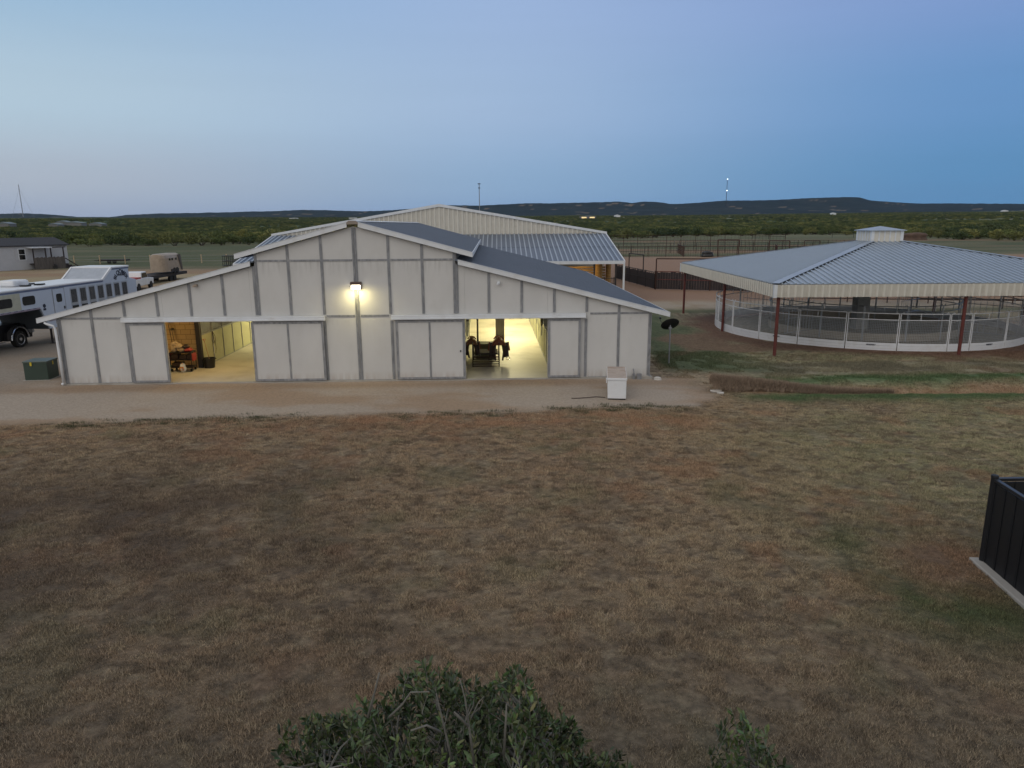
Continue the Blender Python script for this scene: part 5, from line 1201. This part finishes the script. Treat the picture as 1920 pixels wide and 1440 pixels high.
# denser near band
N2 = 20000; yy = rs.uniform(235, 800, N2); a2 = rs.uniform(-.85, .85, N2); xx = a2*yy; d0 = np.interp(a2, [r_[0] for r_ in ratio], [r_[1] for r_ in ratio])
nk = (yy > d0+50)
px = np.concatenate([px, xx[nk]]); py = np.concatenate([py, yy[nk]])
me = bpy.data.meshes.new('scrub'); me.from_pydata([(float(a), float(b), float(c)-.2) for a, b, c in zip(px, py, gz(px, py))], [], [])
scr = bpy.data.objects.new('scrubland', me); COL.objects.link(scr); tag(scr, 'mass of green mesquite scrub stretching to the hills', 'scrub', kind='stuff')
ng = bpy.data.node_groups.new('scatter', 'GeometryNodeTree'); ng.interface.new_socket('Geometry', in_out='INPUT', socket_type='NodeSocketGeometry'); ng.interface.new_socket('Geometry', in_out='OUTPUT', socket_type='NodeSocketGeometry')
gi, go = ng.nodes.new('NodeGroupInput'), ng.nodes.new('NodeGroupOutput'); ip = ng.nodes.new('GeometryNodeInstanceOnPoints'); jn = ng.nodes.new('GeometryNodeJoinGeometry')
for _, cro in protos:
    oi = ng.nodes.new('GeometryNodeObjectInfo'); oi.inputs['Object'].default_value = cro; oi.inputs['As Instance'].default_value = True; ng.links.new(oi.outputs['Geometry'], jn.inputs[0])
rr1 = ng.nodes.new('FunctionNodeRandomValue'); rr1.data_type = 'FLOAT_VECTOR'; rr1.inputs[0].default_value = (0,0,0); rr1.inputs[1].default_value = (0,0,6.28)
rr2 = ng.nodes.new('FunctionNodeRandomValue'); rr2.data_type = 'FLOAT_VECTOR'; rr2.inputs[0].default_value = (.7,.7,.65); rr2.inputs[1].default_value = (1.5,1.5,1.1); rr2.inputs['Seed'].default_value = 4
ng.links.new(gi.outputs[0], ip.inputs['Points']); ng.links.new(jn.outputs[0], ip.inputs['Instance']); ip.inputs['Pick Instance'].default_value = True
ng.links.new(rr1.outputs[0], ip.inputs['Rotation']); ng.links.new(rr2.outputs[0], ip.inputs['Scale']); ng.links.new(ip.outputs[0], go.inputs[0])
md = scr.modifiers.new('scatter', 'NODES'); md.node_group = ng

# ------------------------------------------------------------------ turf blades
def blades(name, x, y, z, length, width, colour, lean, seed, lab, cat):
    rs = np.random.RandomState(seed); n = len(x); th = rs.uniform(0, 2*PI, n); ph = rs.uniform(0, 2*PI, n)
    w2 = width/2; p0 = np.stack([x+np.cos(th)*w2, y+np.sin(th)*w2, z-.01], 1); p1 = np.stack([x-np.cos(th)*w2, y-np.sin(th)*w2, z-.01], 1)
    l = rs.uniform(*lean, n); p2 = np.stack([x+np.cos(ph)*length*l, y+np.sin(ph)*length*l, z+length*np.sqrt(np.maximum(.05, 1-l*l))], 1)
    v = np.stack([p0, p1, p2], 1).reshape(-1, 3); f = np.arange(3*n).reshape(-1, 3); c = np.repeat(colour, 3, 0)
    o = npmesh(name, v, f, M['blade'], c, smooth=False); tag(o, lab, cat, kind='stuff'); return o
M['blade'] = mat('dry_grass', (1,1,1), .8, var=.1, scale=5, attr='tint', spec=.2)
rs = np.random.RandomState(11)
NB = 3200000
yb = 4.6+(25.5-4.6)*rs.uniform(0, 1, NB)**.75; xb = rs.uniform(-1, 1, NB)*(.80*yb+1.5)
den = .5*fbm(xb, yb, .45, 81, 3)+.5*fbm(xb, yb, .16, 83, 2); den2 = fbm(xb, yb, 2.5, 85, 2)
keep = (den+.25*den2 > rs.uniform(.20, .64, NB)); xb, yb = xb[keep], yb[keep]
gc, bm = ground_colour(xb, yb); k2 = bm < rs.uniform(.02, .6, len(xb)); xb, yb, gc = xb[k2], yb[k2], gc[k2]
k3 = ~((xb > BX-.3) & (yb > BY-.4+.03*(xb-BX)) & (xb < 5.6)); xb, yb, gc = xb[k3], yb[k3], gc[k3]
nb_ = len(xb); hh = .016+.045*ss(fbm(xb, yb, .30, 88, 3), .3, .7)*rs.uniform(.4, 1.3, nb_)
colb = gc*(rs.uniform(.6, 2.0, nb_)[:, None])+np.array((.03,.022,.012))*rs.uniform(0, 1.3, nb_)[:, None]
blades('lawn_grass', xb, yb, gz(xb, yb), hh, .006+.003*rs.uniform(0, 1, nb_)+.0004*yb, colb, (.3, .97), 12, 'dry straw coloured lawn grass in front of the stable', 'grass')
# dry bank at the ditch
nb_ = 42000; tx = rs.uniform(0, 1, nb_); xb = 7.15+tx**1.25*6.5; wdt = .42*np.clip(1.1-tx*1.0, .1, 1); yb = 24.75+rs.normal(0, .33, nb_)*wdt
hb_ = .56*np.clip(1.05-tx*1.1, .05, 1)*np.exp(-((yb-24.8)/(.5*wdt+.12))**2)
cb2 = np.array((.32,.245,.185))*rs.uniform(.5, 1.5, nb_)[:, None]
blades('dry_grass_bank', xb, yb, gz(xb, yb)+hb_*.7, .14+.18*rs.uniform(0, 1, nb_), np.full(nb_, .010), cb2, (.1, .9), 13, 'straw coloured bank of dead grass along the ditch right of the stable', 'grass')
# green grass blades beyond the ditch and round the dish
nb_ = 160000; xb = rs.uniform(6, 27, nb_); yb = rs.uniform(25.5, 33, nb_); gc, bm = ground_colour(xb, yb); k = (bm < .3) & (fbm(xb, yb, .8, 91, 3) > .42); xb, yb, gc = xb[k], yb[k], gc[k]; nb_ = len(xb)
blades('meadow_grass', xb, yb, gz(xb, yb), .04+.05*rs.uniform(0, 1, nb_), np.full(nb_, .02), gc*rs.uniform(.6, 1.5, nb_)[:, None], (.2, .9), 14, 'green and brown grass between the ditch and the round pen', 'grass')

# ------------------------------------------------------------------ live oaks under the camera
def oak(name, cx, cy, base_z, lab, env, n_twigs, seed, trunk_h, spread):
    rnd = random.Random(seed); t = thing(name, lab, 'tree', (cx, cy, base_z))
    tb = MB(); tw = MB(); V = []; F = []; T = []
    tb.tube([(0,0,-.2),(.05,.02,trunk_h*.35),(-.03,.04,trunk_h*.7)], [.11,.085,.06], 9)
    nd = []
    for i in range(16):
        a = rnd.uniform(0, 2*PI); rx = rnd.uniform(.3, .9); ex = spread[0]*rx*math.cos(a)*.8; ey = spread[1]*rx*math.sin(a)*.8; ez = trunk_h*rnd.uniform(.72, .98)
        p1 = Vector((-.03,.04,trunk_h*.6)); p2 = Vector((ex*.4, ey*.4, trunk_h*.72)); p3 = Vector((ex, ey, ez))
        tb.tube([p1, p2, p3], [.045,.032,.018], 6); nd.append((p2, p3))
    tb.build('trunk', M['bark'], t, smooth=True)
    def leaf(p, d, L_, w_, c):
        s_ = d.cross(Vector((rnd.gauss(0,1), rnd.gauss(0,1), rnd.gauss(0,1)))).normalized(); nn = d.cross(s_)
        k = len(V); m_ = p+d*L_*.5+nn*L_*.06
        V.extend([p, p+d*L_*.3+s_*w_*.42, p+d*L_*.7+s_*w_*.45, p+d*L_, p+d*L_*.7-s_*w_*.45, p+d*L_*.3-s_*w_*.42, m_])
        F.extend([(k, k+1, k+6), (k+1, k+2, k+6), (k+2, k+3, k+6), (k+3, k+4, k+6), (k+4, k+5, k+6), (k+5, k, k+6)]); T.extend([c]*7)
    for i in range(n_twigs):
        # envelope: top surface height as a function of x,y
        for _ in range(50):
            x = rnd.uniform(-spread[0], spread[0]); y = rnd.uniform(-spread[1], spread[1]); top = env(x, y)
            if top > 0: break
        z = top*(1-rnd.random()**1.8*.45); p = Vector((x, y, z)); L_ = rnd.uniform(.12, .26)
        d = Vector((x*.35+rnd.gauss(0,.35), y*.25+rnd.gauss(0,.35), 1.0)).normalized(); q = p-d*L_
        tw.tube([q, p], [.004,.002], 4, cap=False)
        if rnd.random() < .35:
            nn_ = min(nd, key=lambda e: (e[1]-q).length_squared)[1]; tw.tube([nn_, nn_.lerp(q, .5)+Vector((rnd.gauss(0,.03), rnd.gauss(0,.03), .03)), q], [.010,.007,.004], 5, cap=False)
        g0 = rnd.uniform(.65, 1.35); dk = rnd.random()
        base_c = (0.046*g0, 0.070*g0, 0.027*g0) if dk < .65 else (0.095*g0, 0.125*g0, 0.045*g0)
        for j in range(rnd.randint(9, 15)):
            f_ = rnd.uniform(.1, 1.05); pp_ = q.lerp(p, f_); dl = (d*rnd.uniform(.5, 1.2)+Vector((rnd.gauss(0,1), rnd.gauss(0,1), rnd.gauss(0,.5)))*.62).normalized()
            s_ = rnd.uniform(.75, 1.25); leaf(pp_, dl, .062*s_, .021*s_, tuple(c*rnd.uniform(.8, 1.25) for c in base_c))
    tw.build('twigs', M['twig'], t, fix=False)
    V_ = np.array([tuple(v) for v in V]); o = npmesh('crown', V_, np.array(F), M['leaf'], np.array(T), smooth=False); o.parent = t
    return t, nd
obx, oby = -.34, 4.15; gz0 = gzf(obx, oby)
def env1(x, y):
    X_, Y_ = x+obx, y+oby
    # silhouette top traced as real heights at the middle of the tree
    zt = np.interp(X_, [-1.80,-1.70,-1.5,-1.35,-1.22,-1.12,-1.0,-.85,-.7,-.5,-.25,0.0,.12,.3,.5,.66,.78,.90,.97], [0,2.14,2.30,2.30,2.26,2.42,2.24,2.40,2.40,2.44,2.50,2.52,2.42,2.18,2.02,1.76,1.92,1.84,0])
    if zt < .5: return -1
    k = 1-((Y_-4.25)/.95)**2
    if k <= 0: return -1
    return zt-gz0-.55*(1-k**.5)-.75*(fbm(X_, Y_, .30, 6, 3)-.42)
oak('live_oak', obx, oby, gz0, 'leafy young live oak with pale twigs at the bottom centre, close to the camera', env1, 2300, 3, 2.1, (1.7, 1.0))
ob2x, ob2y = 1.66, 4.25; gz2 = gzf(ob2x, ob2y)
def env2(x, y):
    X_, Y_ = x+ob2x, y+ob2y; zt = np.interp(X_, [1.36,1.46,1.55,1.66,1.78,1.9,1.97], [0,2.05,2.22,2.28,2.22,2.0,0]); k = 1-((Y_-4.3)/.4)**2
    if zt < .5 or k <= 0: return -1
    return zt-gz2-.25*(1-k**.5)
oak('live_oak', ob2x, ob2y, gz2, 'small sparse live oak sapling at the bottom edge, right of the larger one', env2, 150, 8, 1.95, (.34, .42))
# pale bare branches arching out of the big oak
ot = [o for o in bpy.data.objects if o.name.startswith('live_oak')][0]
for k, px_l in enumerate([[(850,1440,4.0),(838,1385,3.95),(825,1330,3.95),(818,1300,3.9)], [(890,1440,3.9),(880,1365,3.85),(872,1310,3.8),(862,1272,3.75)], [(730,1345,3.9),(755,1320,3.85),(770,1298,3.8),(805,1297,3.78)], [(690,1345,3.9),(702,1300,3.85),(711,1262,3.8)], [(826,1372,3.9),(800,1360,3.85),(770,1370,3.8)], [(878,1362,3.8),(862,1345,3.78),(852,1335,3.75)], [(945,1415,3.9),(948,1360,3.85),(950,1320,3.8)]]):
    P = [Vector(AT(*p))-Vector((obx, oby, gz0)) for p in px_l]
    MB().tube(P, [.009, .007, .005, .003][:len(P)], 7).build('branch', M['twig'], ot, smooth=True)

# ------------------------------------------------------------------ evening haze
hz = MB().box(-9500, 9500, -1200, 9600, -3.5, 420).build('haze', None if False else mat('haze_air', (1,1,1)), None)
hm = bpy.data.materials.new('haze_volume'); hm.use_nodes = True; ht_ = hm.node_tree; ht_.nodes.clear(); pv_ = ht_.nodes.new('ShaderNodeVolumePrincipled'); pv_.inputs['Color'].default_value = (.45,.66,1,1); pv_.inputs['Density'].default_value = 1.5e-5; pv_.inputs['Anisotropy'].default_value = 0.2
oo = ht_.nodes.new('ShaderNodeOutputMaterial'); ht_.links.new(pv_.outputs[0], oo.inputs['Volume']); hz.data.materials.clear(); hz.data.materials.append(hm); tag(hz, 'thin blue evening haze over the plain', 'haze', kind='stuff')
# darker tufts fringing the gravel
rs = np.random.RandomState(21); cx_ = rs.uniform(-14, 6, 260); ed = np.interp(cx_, [-30,-15,-10.5,-5.3,.7,5.9,7.5], [20.1,20.3,21.0,21.2,21.8,22.4,24.0]); cy2 = ed+rs.normal(-.15, .28, 260)
nn2 = rs.randint(8, 70, 260); xb = np.repeat(cx_, nn2)+rs.normal(0, .14, nn2.sum()); yb = np.repeat(cy2, nn2)+rs.normal(0, .05, nn2.sum()); k = fbm(xb, yb*0, 2.2, 95, 2)+.25*(rs.uniform(0, 1, len(xb))-.5)+.3*(fbm(xb, yb, .4, 97, 2)-.5) > .46; xb, yb = xb[k], yb[k]; n_ = len(xb)
blades('weed_tufts', xb, yb, gz(xb, yb), .05+.06*rs.uniform(0, 1, n_), np.full(n_, .012), np.array((.085,.09,.05))*rs.uniform(.5, 1.5, n_)[:, None], (.2, .9), 22, 'dark weedy tufts fringing the near edge of the gravel apron', 'weeds')
